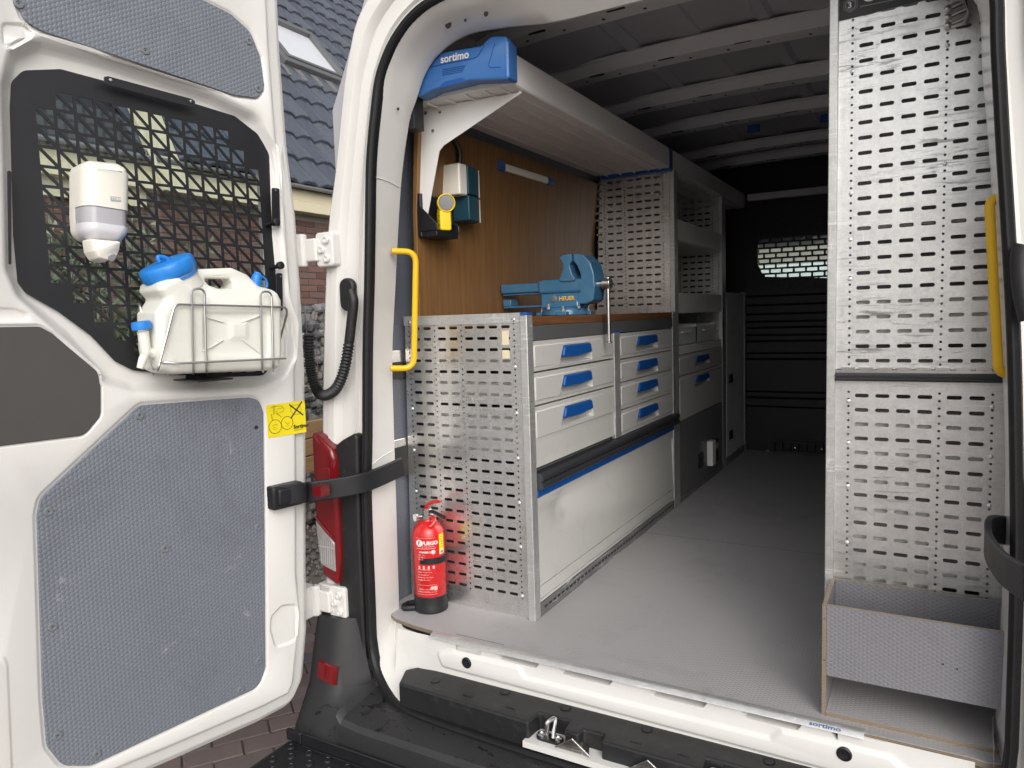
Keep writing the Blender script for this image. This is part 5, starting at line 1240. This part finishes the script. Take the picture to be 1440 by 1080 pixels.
def arc(a0, a1, z0, z1, nm, mat, dr=.0003, n=10):
    m = MB(); m.loft([[(ex.x+(R0+dr)*cos(aC+a0+(a1-a0)*k/n), ex.y+(R0+dr)*sin(aC+a0+(a1-a0)*k/n), z) for z in (z0, z1)] for k in range(n+1)], closed=False); return m.build(nm, mat, fe)
def circ(a, z, r, nm, mat, dr):
    m = MB(); pts = [(ex.x+(R0+dr)*cos(aC+a+r*cos(t)/R0), ex.y+(R0+dr)*sin(aC+a+r*cos(t)/R0), z+r*sin(t)) for t in [2*pi*k/24 for k in range(24)]]; m.add(pts, [tuple(range(24))]); return m.build(nm, mat, fe)
circ(-.60, .237, .0115, 'label_emblem', M['whiteink'], .0009)
text('emblem_letter', 'f', M['red'], (0, 0, .231), (1,0,0), (0,0,1), .018, fe, .0002, bend=(ex.x, ex.y, R0+.0011, aC-.66), thick=.0008)
for z in (.253, .218, .2195-.011*0-.0, .098, .0745, .067): arc(-.85, .42, z, z+.0008, 'label_rule', M['pinkink'])
arc(.66, 1.06, .195, .262, 'yellow_label', M['sticker'], .0006); arc(.68, 1.04, .196, .209, 'barcode_field', M['whiteink'], .0009)
for k in range(9): arc(.72+k*.03, .732+k*.03+(.008 if k % 3 else 0), .198, .207, 'barcode_bar', M['ink'], .0011, 2)
for k in range(5): arc(.72, .98-.05*(k % 2), .219+k*.008, .2208+k*.008, 'label_print', M['olive'], .0009, 4)
circ(.25, .207, .0075, 'label_stamp', M['pinkink'], .0005); circ(.10, .088, .006, 'label_stamp', M['pinkink'], .0005)
for k in range(4): arc(-.72+k*.30, -.60+k*.30, .152, .162, 'pictogram', M['pinkink'], .0006, 3)
arc(.22, .42, .080, .094, 'label_box', M['pinkink'], .0004, 4)
# ================================================================== tall perforated rack on the right
XL = -.1886
rk = thing('perforated_rack', 'tall scuffed perforated metal rack end on the right of the load floor', 'rack', (0, 1, 0))
YRK = .0151
def prow(z0, n): return z0
u_ = endpanel(YRK, -.1595, 0, .20, .800, 1.70, 1.107+.0353*15, 24, 'side_panel', M['galv2'], rk, mirror=True)
l_ = endpanel(YRK, -.1595, 0, .20, .0, .776, .381+.0353*10, 20, 'side_panel', M['galv2'], rk, mirror=True)
m = MB(); m.box(-.2085, -.1885, YRK-.022, YRK+.02, 0, 1.72); m.build('corner_post', M['alu'], rk, bevel=.002)
rivets(u_, -.1595, YRK, [1.51, 1.225, 1.115, 1.02]); rivets(u_, .0347, YRK, [1.53, 1.27])
rivets(l_, -.1595, YRK, [.720, .615, .505, .36]); rivets(l_, .139, YRK, [.715, .60, .485])
m = MB()
for k in range(9): m.box(-.175+k*.04, -.145+k*.04, YRK-.012, YRK-.002, .7985, .8045)
m.box(-.188, .19, YRK-.014, YRK-.001, .792, .7982); m.build('rail_bracket', M['steel'], rk)
m = MB(); prof = [(YRK-.001,.772),(YRK-.022,.772),(YRK-.026,.776),(YRK-.026,.779),(YRK-.022,.780),(YRK-.022,.783),(YRK-.026,.784),(YRK-.026,.787),(YRK-.022,.788),(YRK-.020,.792),(YRK-.001,.792)]
m.loft([[(x, y, z) for y, z in prof] for x in (-.1885, .19)], closed=True, caps=True); m.build('buffer_rail', M['rail'], rk, ang=30)
# shelves and back sheet seen through the punched slots
m = MB(); m.box(-.185, .20, YRK+.26, YRK+.265, 0, 1.7); m.build('inner_sheet', M['greyfront'], rk)
for i, (z0, z1) in enumerate(((.05,.16),(.29,.31),(.36,.40),(.44,.47),(.51,.54),(.58,.61),(.655,.675),(.79,.815),(.87,.99),(1.14,1.165))):
    m = MB(); m.box(-.185, .20, YRK+.022, YRK+.20, z0, z1); m.build('shelf_tray', M['cream'], rk)
m = MB(); m.box(-.185, .02, YRK+.03, YRK+.2, .16, .27); m.build('shelf_tray', M['cream'], rk)
m = MB(); m.box(-.19, .21, YRK+.02, 2.9, 0, .02); m.box(-.19, -.17, YRK+.3, 2.9, 0, 1.7); m.build('rack_carcass', M['greyfront'], rk)
# lashing bracket with three bolts, top right
m = MB(); q = polypx([(1329,18),(1331,8),(1345,2),(1362,0),(1366,14),(1362,34),(1332,42),(1327,36)], 1, YRK-.004)
m.prism(ccw(q), 1, YRK-.006, YRK-.001); lbk = m.build('lashing_plate', M['steel'], rk, bevel=.001)
q = polypx([(1356,-4),(1364,4),(1365,22),(1358,34),(1354,30),(1360,18),(1358,4),(1352,-2)], 1, YRK-.02); m = MB(); m.prism(ccw(q), 1, YRK-.03, YRK-.006); m.build('lashing_eye', M['aludark'], lbk, bevel=.004)
for px, py in ((1333,13),(1333,24.5),(1333,36)):
    p = U(px, py, 1, YRK-.008); m = MB().lathe([(.0075,0),(.0075,.006),(.005,.008),(0,.0085)], (p.x, YRK-.006, p.z), (0,-1,0), 12); m.tube([(p.x+.004, YRK-.010, p.z+.001), (p.x+.045, YRK-.012, p.z+.012)], .0028, 6); m.build('lashing_bolt', M['zinc'], lbk)
# black number sign across the top
a, b = U(1179, 29.6, 1, YRK-.002), U(1296, 1, 1, YRK-.002)
sx_ = Vector((b.x-a.x, 0, b.z-a.z)).normalized(); sz_ = Vector((-sx_.z, 0, sx_.x))
def S2(u, v, d=.002): q = a+sx_*u+sz_*v; return (q.x, YRK-d-.0015, q.z)
m = MB(); m.add([S2(-.010,0,.001), S2(.40,0,.001), S2(.40,.16,.001), S2(-.010,.16,.001), S2(-.010,0), S2(.40,0), S2(.40,.16), S2(-.010,.16)], [(0,3,2,1),(4,5,6,7),(0,1,5,4),(1,2,6,5),(2,3,7,6),(3,0,4,7)])
sg = m.build('number_sign', simple('sign_black', (.02,.021,.024), .5), rk)
hx = U(1196, 7, 1, YRK-.0038); 
m = MB()
for rr in (.0165, .0130):
    m.tube([(hx.x+rr*cos(pi/6+k*pi/3), YRK-.0038, hx.z+rr*sin(pi/6+k*pi/3)) for k in range(6)], .0006, 4, cyc=True)
m.tube([(hx.x+.010*cos(2*pi*k/20), YRK-.0038, hx.z+.010*sin(2*pi*k/20)) for k in range(20)], .0005, 4, cyc=True)
m.build('sign_emblem', M['greyink'], sg)
text('sign_number', '3', M['whiteink'], (hx.x-.006, YRK-.0038, hx.z-.0065), sx_, sz_, .019, sg, .0002, thick=.0004)
c = U(1213, 4, 1, YRK-.0038)
text('sign_lettering', 'Co', M['whiteink'], tuple(c), sx_, sz_, .036, sg, .0002, thick=.0005)
m = MB(); c0_, c1_ = U(1211, 9.5, 1, YRK-.0038), U(1262, -1, 1, YRK-.0038)
for k in range(22): q = c0_.lerp(c1_, k/21); m.tube([q-Vector((.0012,0,.0005)), q+Vector((.0012,0,.0015))], .0009, 4)
m.build('sign_stitch', M['greyink'], sg)['kind'] = 'stuff'
# ================================================================== open plywood box on the load floor
bx = thing('plywood_box', 'grey textured plywood tray box in front of the perforated rack', 'box', (-.02, -.09, 0))
x0, x1, y0, y1 = -.1934, .172, -.188, .005; ZB = .267; T = .0095
def plyboard(x0, x1, y0, y1, z0, z1, nm, face=None):
    o = MB().box(x0, x1, y0, y1, z0, z1).build(nm, M['ply'], bx)
    me = o.data; me.materials.append(M['lin_z'] if face == 2 else M['lin_y'])
    for p_ in me.polygons:
        if abs(p_.normal[face]) > .9: p_.material_index = 1
    return o
plyboard(x0+T, x1, y0, y0+T, .098, ZB, 'front_board', 1)
plyboard(x0+T, x1, y1-T, y1, 0.0105, ZB, 'back_board', 1)
plyboard(x0, x0+T-.0005, y0, y1, .0004, ZB+.0003, 'end_board', 0)
plyboard(x1-T, x1, y0+T+.0005, y1-T-.0005, .0105, ZB-.002, 'end_board', 0)
plyboard(x0+T, x1, y0-.002, y1, .0004, .010, 'base_board', 2)
o = MB().box(x0+T, x1-T, y0+T, y1-T, .100, .109).build('tray_board', M['ply'], bx)
for px, py in ((1160,870),(1159,928),(1326,934),(1346,941)):
    p = U(px, py, 1, y0-.0005); MB().lathe([(.0022,0),(.0022,.0006)], (p.x, y0, p.z), (0,-1,0), 8).build('board_screw', M['steel'] if px < 1200 else M['ink'], bx)
# ================================================================== tow-bar step, ground and the neighbouring house
sp_ = thing('rear_step', 'black perforated steel step plate below the rear bumper', 'step', (-.8, -.6, -.30))
m = MB(); m.box(-1.635, .3, -.478, -.472, -.335, -.268); m.prism(ccw(rpoly([(-1.66,-.485),(-1.60,-.485),(-1.60,-.472),(-1.66,-.472)], .004)), 2, -.30, -.2665); m.build('step_edge', M['black'], sp_, bevel=.003)
m = MB()
cols = [(.02+.037*k, .037, 'big' if True else '') for k in range(26)]
rows_ = [-.505-.035*k for k in range(12)]
perf(m, cols, rows_, lambda u, v, h: (-1.64+u, v, -.302-h*2), th=.004, pitch=.035, ok=lambda u, v: (int(round((u-.02)/.037))+int(round((-.505-v)/.035))) % 2 == 0)
m.build('step_plate', M['black'], sp_, fix=False, ang=30)
m = MB(); cr = MB().lathe([(.0135,.0),(.0125,.0035),(.0095,.005),(.0085,.0035)], (0,0,0), (0,0,1), 14); cme = cr.mesh('grip_collar', M['black'])
for i in range(26):
    for j in range(12):
        if (i+j) % 2 == 0: inst('grip_collar', cme, sp_, (-1.64+.02+.037*i, -.505-.035*j, -.302))
m = MB(); m.box(-1.645, .3, -.485, -.478, -.36, -.303); m.box(-1.648, -1.640, -.92, -.485, -.345, -.300); m.build('step_frame', M['black'], sp_, bevel=.002)
m = MB(); m.box(-.75, -.55, -.48, .2, -.42, -.36); m.build('step_arm', M['black'], sp_)
# ---- paving
def brickground():
    m, nt, p, co = base('paving_far')
    b = nt.nodes.new('ShaderNodeTexBrick'); b.inputs['Scale'].default_value = 1; b.inputs['Brick Width'].default_value = .21; b.inputs['Row Height'].default_value = .105; b.inputs['Mortar Size'].default_value = .006
    b.inputs['Color1'].default_value = (.17,.13,.12,1); b.inputs['Color2'].default_value = (.24,.19,.175,1); b.inputs['Mortar'].default_value = (.2,.185,.17,1)
    nt.links.new(_map(nt, co, (1,1,1), (0,0,R_(82))), b.inputs['Vector'])
    setp(nt, p, Base_Color=b.outputs[0], Roughness=.75); return m
m = MB(); m.add([(-60,-60,GZ-.06),(60,-60,GZ-.06),(60,60,GZ-.06),(-60,60,GZ-.06)], [(0,1,2,3)]); gr = m.build('ground', brickground(), None); gr['kind'] = 'structure'
M['pav'] = [simple('paver_%d' % i, c, .7, 0, .25, 14, .35, 140, dirt=(.22,.2,.18)) for i, c in enumerate([(.20,.155,.14),(.235,.18,.165),(.175,.138,.128),(.215,.175,.165),(.13,.125,.14)])]
pv = bpy.data.objects.new('paving', None); COL.objects.link(pv); pv['kind'] = 'structure'; pv.location = (-2.2, 0, GZ)
m = MB(); m.add([(-4.0,-3.2,GZ-.012),(-1.2,-3.2,GZ-.012),(-1.2,2.6,GZ-.012),(-4.0,2.6,GZ-.012)], [(0,1,2,3)]); jm = simple('joint_sand', (.27,.25,.22), .95, 0, .3, 60, .4, 200); m.build('joint_bed', jm, pv)
bme = []
for mt in M['pav']:
    b = bmesh.new(); bmesh.ops.create_cube(b, size=1); bmesh.ops.scale(b, vec=(.102,.2065,.08), verts=b.verts)
    bmesh.ops.bevel(b, geom=[e for e in b.edges if e.verts[0].co.z > 0 and e.verts[1].co.z > 0], offset=.004, segments=1, affect='EDGES')
    me = bpy.data.meshes.new('paver'); b.to_mesh(me); b.free(); me.materials.append(mt); bme.append(me)
ang = R_(-35.5); cnt = 0
ca, sa = cos(ang), sin(ang)
cand = []
for i in range(-40, 40):
    for j in range(-40, 40):
        lx = i*.107; ly = j*.2125+(i % 2)*.10625
        x = -2.2+lx*ca-ly*sa; y = .05+lx*sa+ly*ca
        if -3.4 < x < -1.3 and -1.9 < y < 1.9:
            v = Vector((x,y,GZ))-CAM; z = v.dot(_f); px_ = 720+F_PX*v.dot(_r2)/z; py2 = 540-F_PX*v.dot(_u2)/z
            vis = 300 < px_ < 475 and 820 < py2 < 1120
            cand.append((0 if vis else 1, (x+2.2)**2+y*y, x, y))
cand.sort()
far = MB()
for k, (a, d, x, y) in enumerate(cand):
    if k < 270:
        me = random.choice(bme[:4]) if random.random() > .08 else bme[4]
        inst('paver', me, pv, (x, y, GZ-.04+random.uniform(-.002,.0025)), (random.uniform(-.01,.01), random.uniform(-.01,.01), ang+random.uniform(-.008,.008)))
# ---- house along the drive
XH = -5.0
hs_ = thing('house', 'brick house with dark glazed roof tiles and cream fascia beyond the door', 'house', (XH-2, 3, GZ))
brick_m = [simple('house_brick_%d' % i, c, .8, 0, .2, 18, .3, 120) for i, c in enumerate([(.155,.082,.065),(.19,.105,.085),(.13,.07,.058),(.17,.11,.095)])]
mort = simple('mortar', (.30,.28,.25), .9)
m = MB(); m.box(XH-.5, XH-.165, -3, 12, GZ, 2.0); hw = m.build('wall', mort, hs_)
bms = []
for mt in brick_m:
    q = MB().box(-.02, .0, -.105, .105, -.0255, .0255); bms.append(q.mesh('brick', mt, smooth=False))
cand = []
for r in range(44):
    z = GZ+.03+r*.0615
    if z > 1.96: break
    for c in range(-14, 54):
        y = c*.222+(r % 2)*.111
        v = Vector((XH-.15, y, z))-CAM; zz = v.dot(_f)
        if zz < .1: continue
        px_ = 720+F_PX*v.dot(_r2)/zz; py2 = 540-F_PX*v.dot(_u2)/zz
        vis = (160 < px_ < 395 and 255 < py2 < 480) or (418 < px_ < 470 and 290 < py2 < 460)
        cand.append((0 if vis else 1, zz, y, z))
cand.sort()
for k, (a, b_, y, z) in enumerate(cand[:295]): inst('brick', random.choice(bms), hw, (XH-.152+random.uniform(-.002,.002), y, z))
m = MB()
for a, b_, y, z in cand[295:]: m.box(XH-.17, XH-.153, y-.105, y+.105, z-.0255, z+.0255)
rest = m.build('brickwork', brick_m[0], hw, smooth=False); rest['kind'] = 'stuff'
crm = simple('cream_fascia_paint', (.72,.66,.47), .5, 0, .05, 5)
m = MB(); m.box(XH-.06, XH-.02, -3, 12, 1.985, 2.08); m.box(XH-.07, XH-.035, -3, 12, 2.083, 2.19); m.box(XH-.5, XH-.06, -3, 12, 1.985, 2.0); m.build('fascia', crm, hs_, bevel=.004)
PIT = R_(49); cp, sp3 = cos(PIT), sin(PIT)
EZ = 2.215
def RP(s, y, n=0): return (XH-s*cp+n*sp3*1.0, y, EZ+s*sp3+n*cp)
m = MB(); m.add([RP(-.03,-3,-.02), RP(-.03,13,-.02), RP(9,13,-.02), RP(9,-3,-.02)], [(0,1,2,3)]); rf = m.build('roof', simple('roof_underlay', (.03,.032,.036), .7), hs_)
tmat = [simple('glazed_tile_%d' % i, c, .25, 0, .35, 5, .05, 60, dirt=(.06, .065, .05), rvar=.12) for i, c in enumerate([(.078,.09,.115),(.09,.102,.126),(.07,.081,.105)])]
TW, TE, TL = .25, .385, .45
def tile():
    prof = []
    for k in range(13):
        u = k/12; prof.append((u*TW*1.03, .020*(1+sin(2*pi*(u-.22)))+.007*sin(4*pi*(u-.10))))
    m = MB(); rows = []
    for s, lift in ((TL, 0), (0, .034), (-.006, .026), (-.006, .0)):
        rows.append([(-s*cp+(h+lift)*sp3, u, s*sp3+(h+lift)*cp) for u, h in prof])
    m.loft(rows, closed=False); return m
tm = [tile().mesh('roof_tile', t, ang=50) for t in tmat]
# skylight corners on the roof plane
def onroof(px, py):
    nrm = Vector((sp3, 0, cp)); v = ray(px, py); t = (Vector((XH,0,EZ))-CAM).dot(nrm)/v.dot(nrm); return CAM+v*t
def sy(px, py): p = onroof(px, py); return ((XH-p.x)/cp, p.y)
s_lo, y_hi = sy(483, 121); s_hi = sy(438, 60)[0]; y_lo = y_hi-1.0
cand = []
for r in range(26):
    s = r*TE
    for c in range(-14, 60):
        y = c*TW
        if s_lo-.30 < s < s_hi+.02 and y_lo-.25 < y < y_hi+.02: continue
        if y < 1.38-s*.33: continue
        v = Vector(RP(s, y))-CAM; zz = v.dot(_f)
        if zz < .2: continue
        px_ = 720+F_PX*v.dot(_r2)/zz; py2 = 540-F_PX*v.dot(_u2)/zz
        vis = (392 < px_ < 520 and -30 < py2 < 290) or (150 < px_ < 365 and 120 < py2 < 270)
        cand.append((0 if vis else 1, zz, s, y))
cand.sort()
for k, (a, b_, s, y) in enumerate(cand[:298]): inst('roof_tile', random.choice(tm), rf, RP(s, y, random.uniform(0,.004)))
m = MB(); T0 = tile()
for a, b_, s, y in cand[298:]:
    q = RP(s, y); m.add([(v[0]+q[0], v[1]+q[1], v[2]+q[2]) for v in T0.v], T0.f)
if m.v: rt = m.build('roof_covering', tmat[0], rf, fix=False); rt['kind'] = 'stuff'
# skylight
def rbox(s0, s1, y0, y1, n0, n1, m): 
    m.add([RP(s,y,n) for n in (n0,n1) for s,y in ((s0,y0),(s0,y1),(s1,y1),(s1,y0))], [(0,1,2,3),(7,6,5,4),(0,4,5,1),(1,5,6,2),(2,6,7,3),(3,7,4,0)]); return m
gm = simple('skylight_frame_grey', (.16,.165,.17), .4, .3)
m = MB(); fw = .09
rbox(s_lo-fw, s_lo, y_lo-fw, y_hi+fw, 0, .10, m); rbox(s_hi, s_hi+fw, y_lo-fw, y_hi+fw, 0, .10, m); rbox(s_lo, s_hi, y_hi, y_hi+fw, 0, .10, m); rbox(s_lo, s_hi, y_lo-fw, y_lo, 0, .10, m)
skl = m.build('skylight', gm, hs_, bevel=.01)
m = MB(); fw2 = .05
rbox(s_lo, s_lo+fw2, y_lo, y_hi, .05, .115, m); rbox(s_hi-fw2, s_hi, y_lo, y_hi, .05, .115, m); rbox(s_lo+fw2, s_hi-fw2, y_hi-fw2, y_hi, .05, .115, m); rbox(s_lo+fw2, s_hi-fw2, y_lo, y_lo+fw2, .05, .115, m)
m.build('skylight_sash', gm, skl, bevel=.006)
pm, nt, p, co = base('skylight_reflection'); setp(nt, p, Base_Color=(.78,.80,.84), Roughness=.06, Coat_Weight=.8)  # pane coloured pale to stand for the white sky mirrored in its glass
m = MB(); rbox(s_lo+fw2, s_hi-fw2, y_lo+fw2, y_hi-fw2, .05, .06, m); m.build('skylight_pane', pm, skl)
m = MB(); ap = [RP(s, y, n) for y in [y_lo-.15+k*.025 for k in range(int((y_hi-y_lo+.4)/.025))] for s, n in ((s_lo-.10,.04),(s_lo-.30,.035+.012*sin(y/TW*2*pi)))]
n_ = len(ap)//2; m.add(ap, [(2*i,2*i+1,2*i+3,2*i+2) for i in range(n_-1)]); m.build('skylight_apron', simple('lead_apron', (.17,.165,.165), .6), skl)
# gutter board edge
m = MB(); m.tube([(XH+.03, -3, 2.20), (XH+.03, 12, 2.20)], .02, 8); m.build('gutter', M['greyfront'], hs_)
# cream gable board climbing to the left with the neighbouring lower roof behind
m = MB()
ga = [(1.62,1.98),(1.86,1.98),(1.20,3.6),(.98,3.6)]
m.prism(ccw(ga), 0, XH-.02, XH+.03); m.prism(ccw([(1.60,1.98),(1.64,1.98),(1.00,3.6),(.96,3.6)]), 0, XH+.031, XH+.05); m.build('gable_board', crm, hs_, bevel=.004)
h2 = thing('annex', 'low annex with a slate grey roof seen through the mesh window', 'annex', (XH-1, 0, GZ))
m = MB(); m.prism(ccw([(XH-.1,2.18),(XH-.13,2.22),(XH-1.6,3.5),(XH-1.62,3.45)]), 1, -3.5, 1.55); m.build('roof', tmat[1], h2)
for k in range(8):
    s = .05+k*.22; m = MB(); m.box(XH-.12-s*.76-.02, XH-.12-s*.76+.01, -3.4, 1.5, 2.24+s*.665, 2.262+s*.665); m.build('slate_course', tmat[k % 3], h2)
m = MB(); m.box(XH-.15, XH-.10, -3.5, 1.55, 1.86, 2.17); m.build('fascia', crm, h2)
# ---- gabion wall, bench, gravel strip
gb = thing('gabion_wall', 'grey stone gabion in a wire cage beside the brick wall', 'gabion', (-4.3, 3.2, GZ))
yg0, yg1, zg = 1.9, 3.6, U(445, 425, 0, -4.3).z
stm = [simple('gabion_stone_%d' % i, c, .8, 0, .3, 10, .5, 60) for i, c in enumerate([(.22,.22,.22),(.33,.33,.32),(.13,.135,.14),(.27,.25,.22)])]
sms = []
for i in range(4):
    b = bmesh.new(); bmesh.ops.create_icosphere(b, subdivisions=1, radius=.5)
    for v in b.verts: v.co *= random.uniform(.75, 1.15); v.co.z *= .75
    me = bpy.data.meshes.new('stone'); b.to_mesh(me); b.free(); me.materials.append(stm[i]); sms.append(me)
m = MB(); m.box(-4.62, -4.36, yg0, yg1, GZ, zg-.03); m.build('core', stm[2], gb)
cand = []
y = yg0
for i in range(int((yg1-yg0)/.085)):
    for j in range(int((zg-GZ)/.07)):
        yy = yg0+.04+i*.085+random.uniform(-.02,.02); z = GZ+.04+j*.07+random.uniform(-.012,.012)
        v = Vector((-4.33,yy,z))-CAM; zz = v.dot(_f); px_ = 720+F_PX*v.dot(_r2)/zz
        cand.append((abs(px_-443), yy, z))
cand.sort()
for k, (a, yy, z) in enumerate(cand[:290]):
    o = inst('stone', random.choice(sms), gb, (-4.35+random.uniform(-.015,.02), yy, z), (random.uniform(0,3), random.uniform(0,3), random.uniform(0,3))); s_ = random.uniform(.075,.12); o.scale = (s_, s_*1.15, s_)
m = MB()
for k in range(int((yg1-yg0)/.1)+1): m.box(-4.292, -4.288, yg0+k*.1-.002, yg0+k*.1+.002, GZ, zg)
for k in range(int((zg-GZ)/.1)+1): m.box(-4.2915, -4.2885, yg0, yg1, GZ+k*.1-.002, GZ+k*.1+.002)
m.build('wire_cage', M['zinc'], gb, smooth=False)
pa, pb = U(440, 592, 0, -3.2), U(440, 715, 0, -3.2)
bn = thing('wooden_bench', 'pale timber bench just behind the rear pillar', 'bench', (-3.2, pa.y, GZ))
tim = woodmat('pale_timber', (.46,.27,.13), (.62,.40,.21), (12, 1, 14))
for k in range(3):
    z1 = pa.z-k*.105; m = MB(); m.box(-3.24, -3.20, pa.y-.9, pa.y+.8, z1-.098, z1); m.build('plank', tim, bn, bevel=.004)
for yy in (pa.y-.7, pa.y+.6):
    m = MB(); m.box(-3.32, -3.245, yy-.04, yy+.04, GZ, pa.z-.02); m.build('leg', tim, bn)
gs = MB(); gmat = simple('gravel', (.30,.28,.26), .9, 0, .4, 30)
for k in range(2600):
    x, y = random.uniform(-4.2,-3.0), random.uniform(.9,4.5); s_ = random.uniform(.012,.03); z = GZ+s_*.4
    vs_q = [(x+s_*random.uniform(.6,1), y, z), (x-s_*random.uniform(.6,1), y+s_*.3, z), (x, y+s_*random.uniform(.6,1), z), (x+s_*.2, y-s_*random.uniform(.6,1), z), (x, y, z+s_*.7), (x, y, z-s_*.5)]
    gs.add(vs_q, [(0,2,4),(2,1,4),(1,3,4),(3,0,4),(2,0,5),(1,2,5),(3,1,5),(0,3,5)])
o = gs.build('gravel', gmat, None, smooth=False, fix=False); o['kind'] = 'stuff'
# ---- bush with narrow grey-green leaves
def leafmat(name, c): return simple(name, c, .55, 0, .35, 20)
bu = thing('olive_bush', 'tall bush with narrow grey-green leaves seen low through the mesh', 'bush', (-3.6, .35, GZ))
lm = [leafmat('olive_leaf_%d' % i, c) for i, c in enumerate([(.16,.19,.12),(.24,.265,.18),(.10,.13,.075)])]
stems = MB(); lf_ = [MB(), MB(), MB()]
ctr = U(105, 400, 0, -3.6)
for k in range(125):
    b0 = Vector((-3.6+random.uniform(-.15,.15), ctr.y+random.uniform(-.3,.3), GZ)); top = b0+Vector((random.uniform(-.35,.35), random.uniform(-.45,.45), random.uniform(1.3,2.2)))
    mid_p = b0.lerp(top, .5)+Vector((random.uniform(-.08,.08), random.uniform(-.08,.08), .05))
    pth = spline([b0, mid_p, top], 6); stems.tube(pth, [.006-.004*i/len(pth) for i in range(len(pth))], 5)
    for i in range(2, len(pth)-1):
        for q in range(14):
            p = pth[i].lerp(pth[i+1], random.random()); d = Vector((random.uniform(-1,1), random.uniform(-1,1), random.uniform(-.1,1))).normalized(); s_ = random.uniform(.045,.085); sd2 = d.orthogonal().normalized()
            sd2 = (sd2*cos(q)+d.cross(sd2)*sin(q))*s_*.13
            lf_[random.choice((0,0,1,1,2))].add([p, p+d*s_*.5+sd2, p+d*s_, p+d*s_*.5-sd2], [(0,1,2,3)])
stems.build('stem', M['vinyl'], bu)
for a, b_ in zip(lf_, lm): a.build('foliage', b_, bu, smooth=False, fix=False)
# ---- what the cab windscreen looks onto: a pale garage front across the street
gf2 = thing('garage_front', 'pale garage front seen through the barred bulkhead window', 'garage', (-1, 12, GZ))
m = MB(); m.box(-8, 6, 12, 12.3, GZ, 3.2); m.build('wall', simple('sand_brick', (.36,.31,.26), .8, 0, .25, 3), gf2)
m = MB()
for k in range(6): m.box(-3.1, -.4, 11.96, 11.99, GZ+.02+k*.4, GZ+.39+k*.4)
m.build('door_panel', simple('white_door', (.78,.79,.77), .5), gf2)
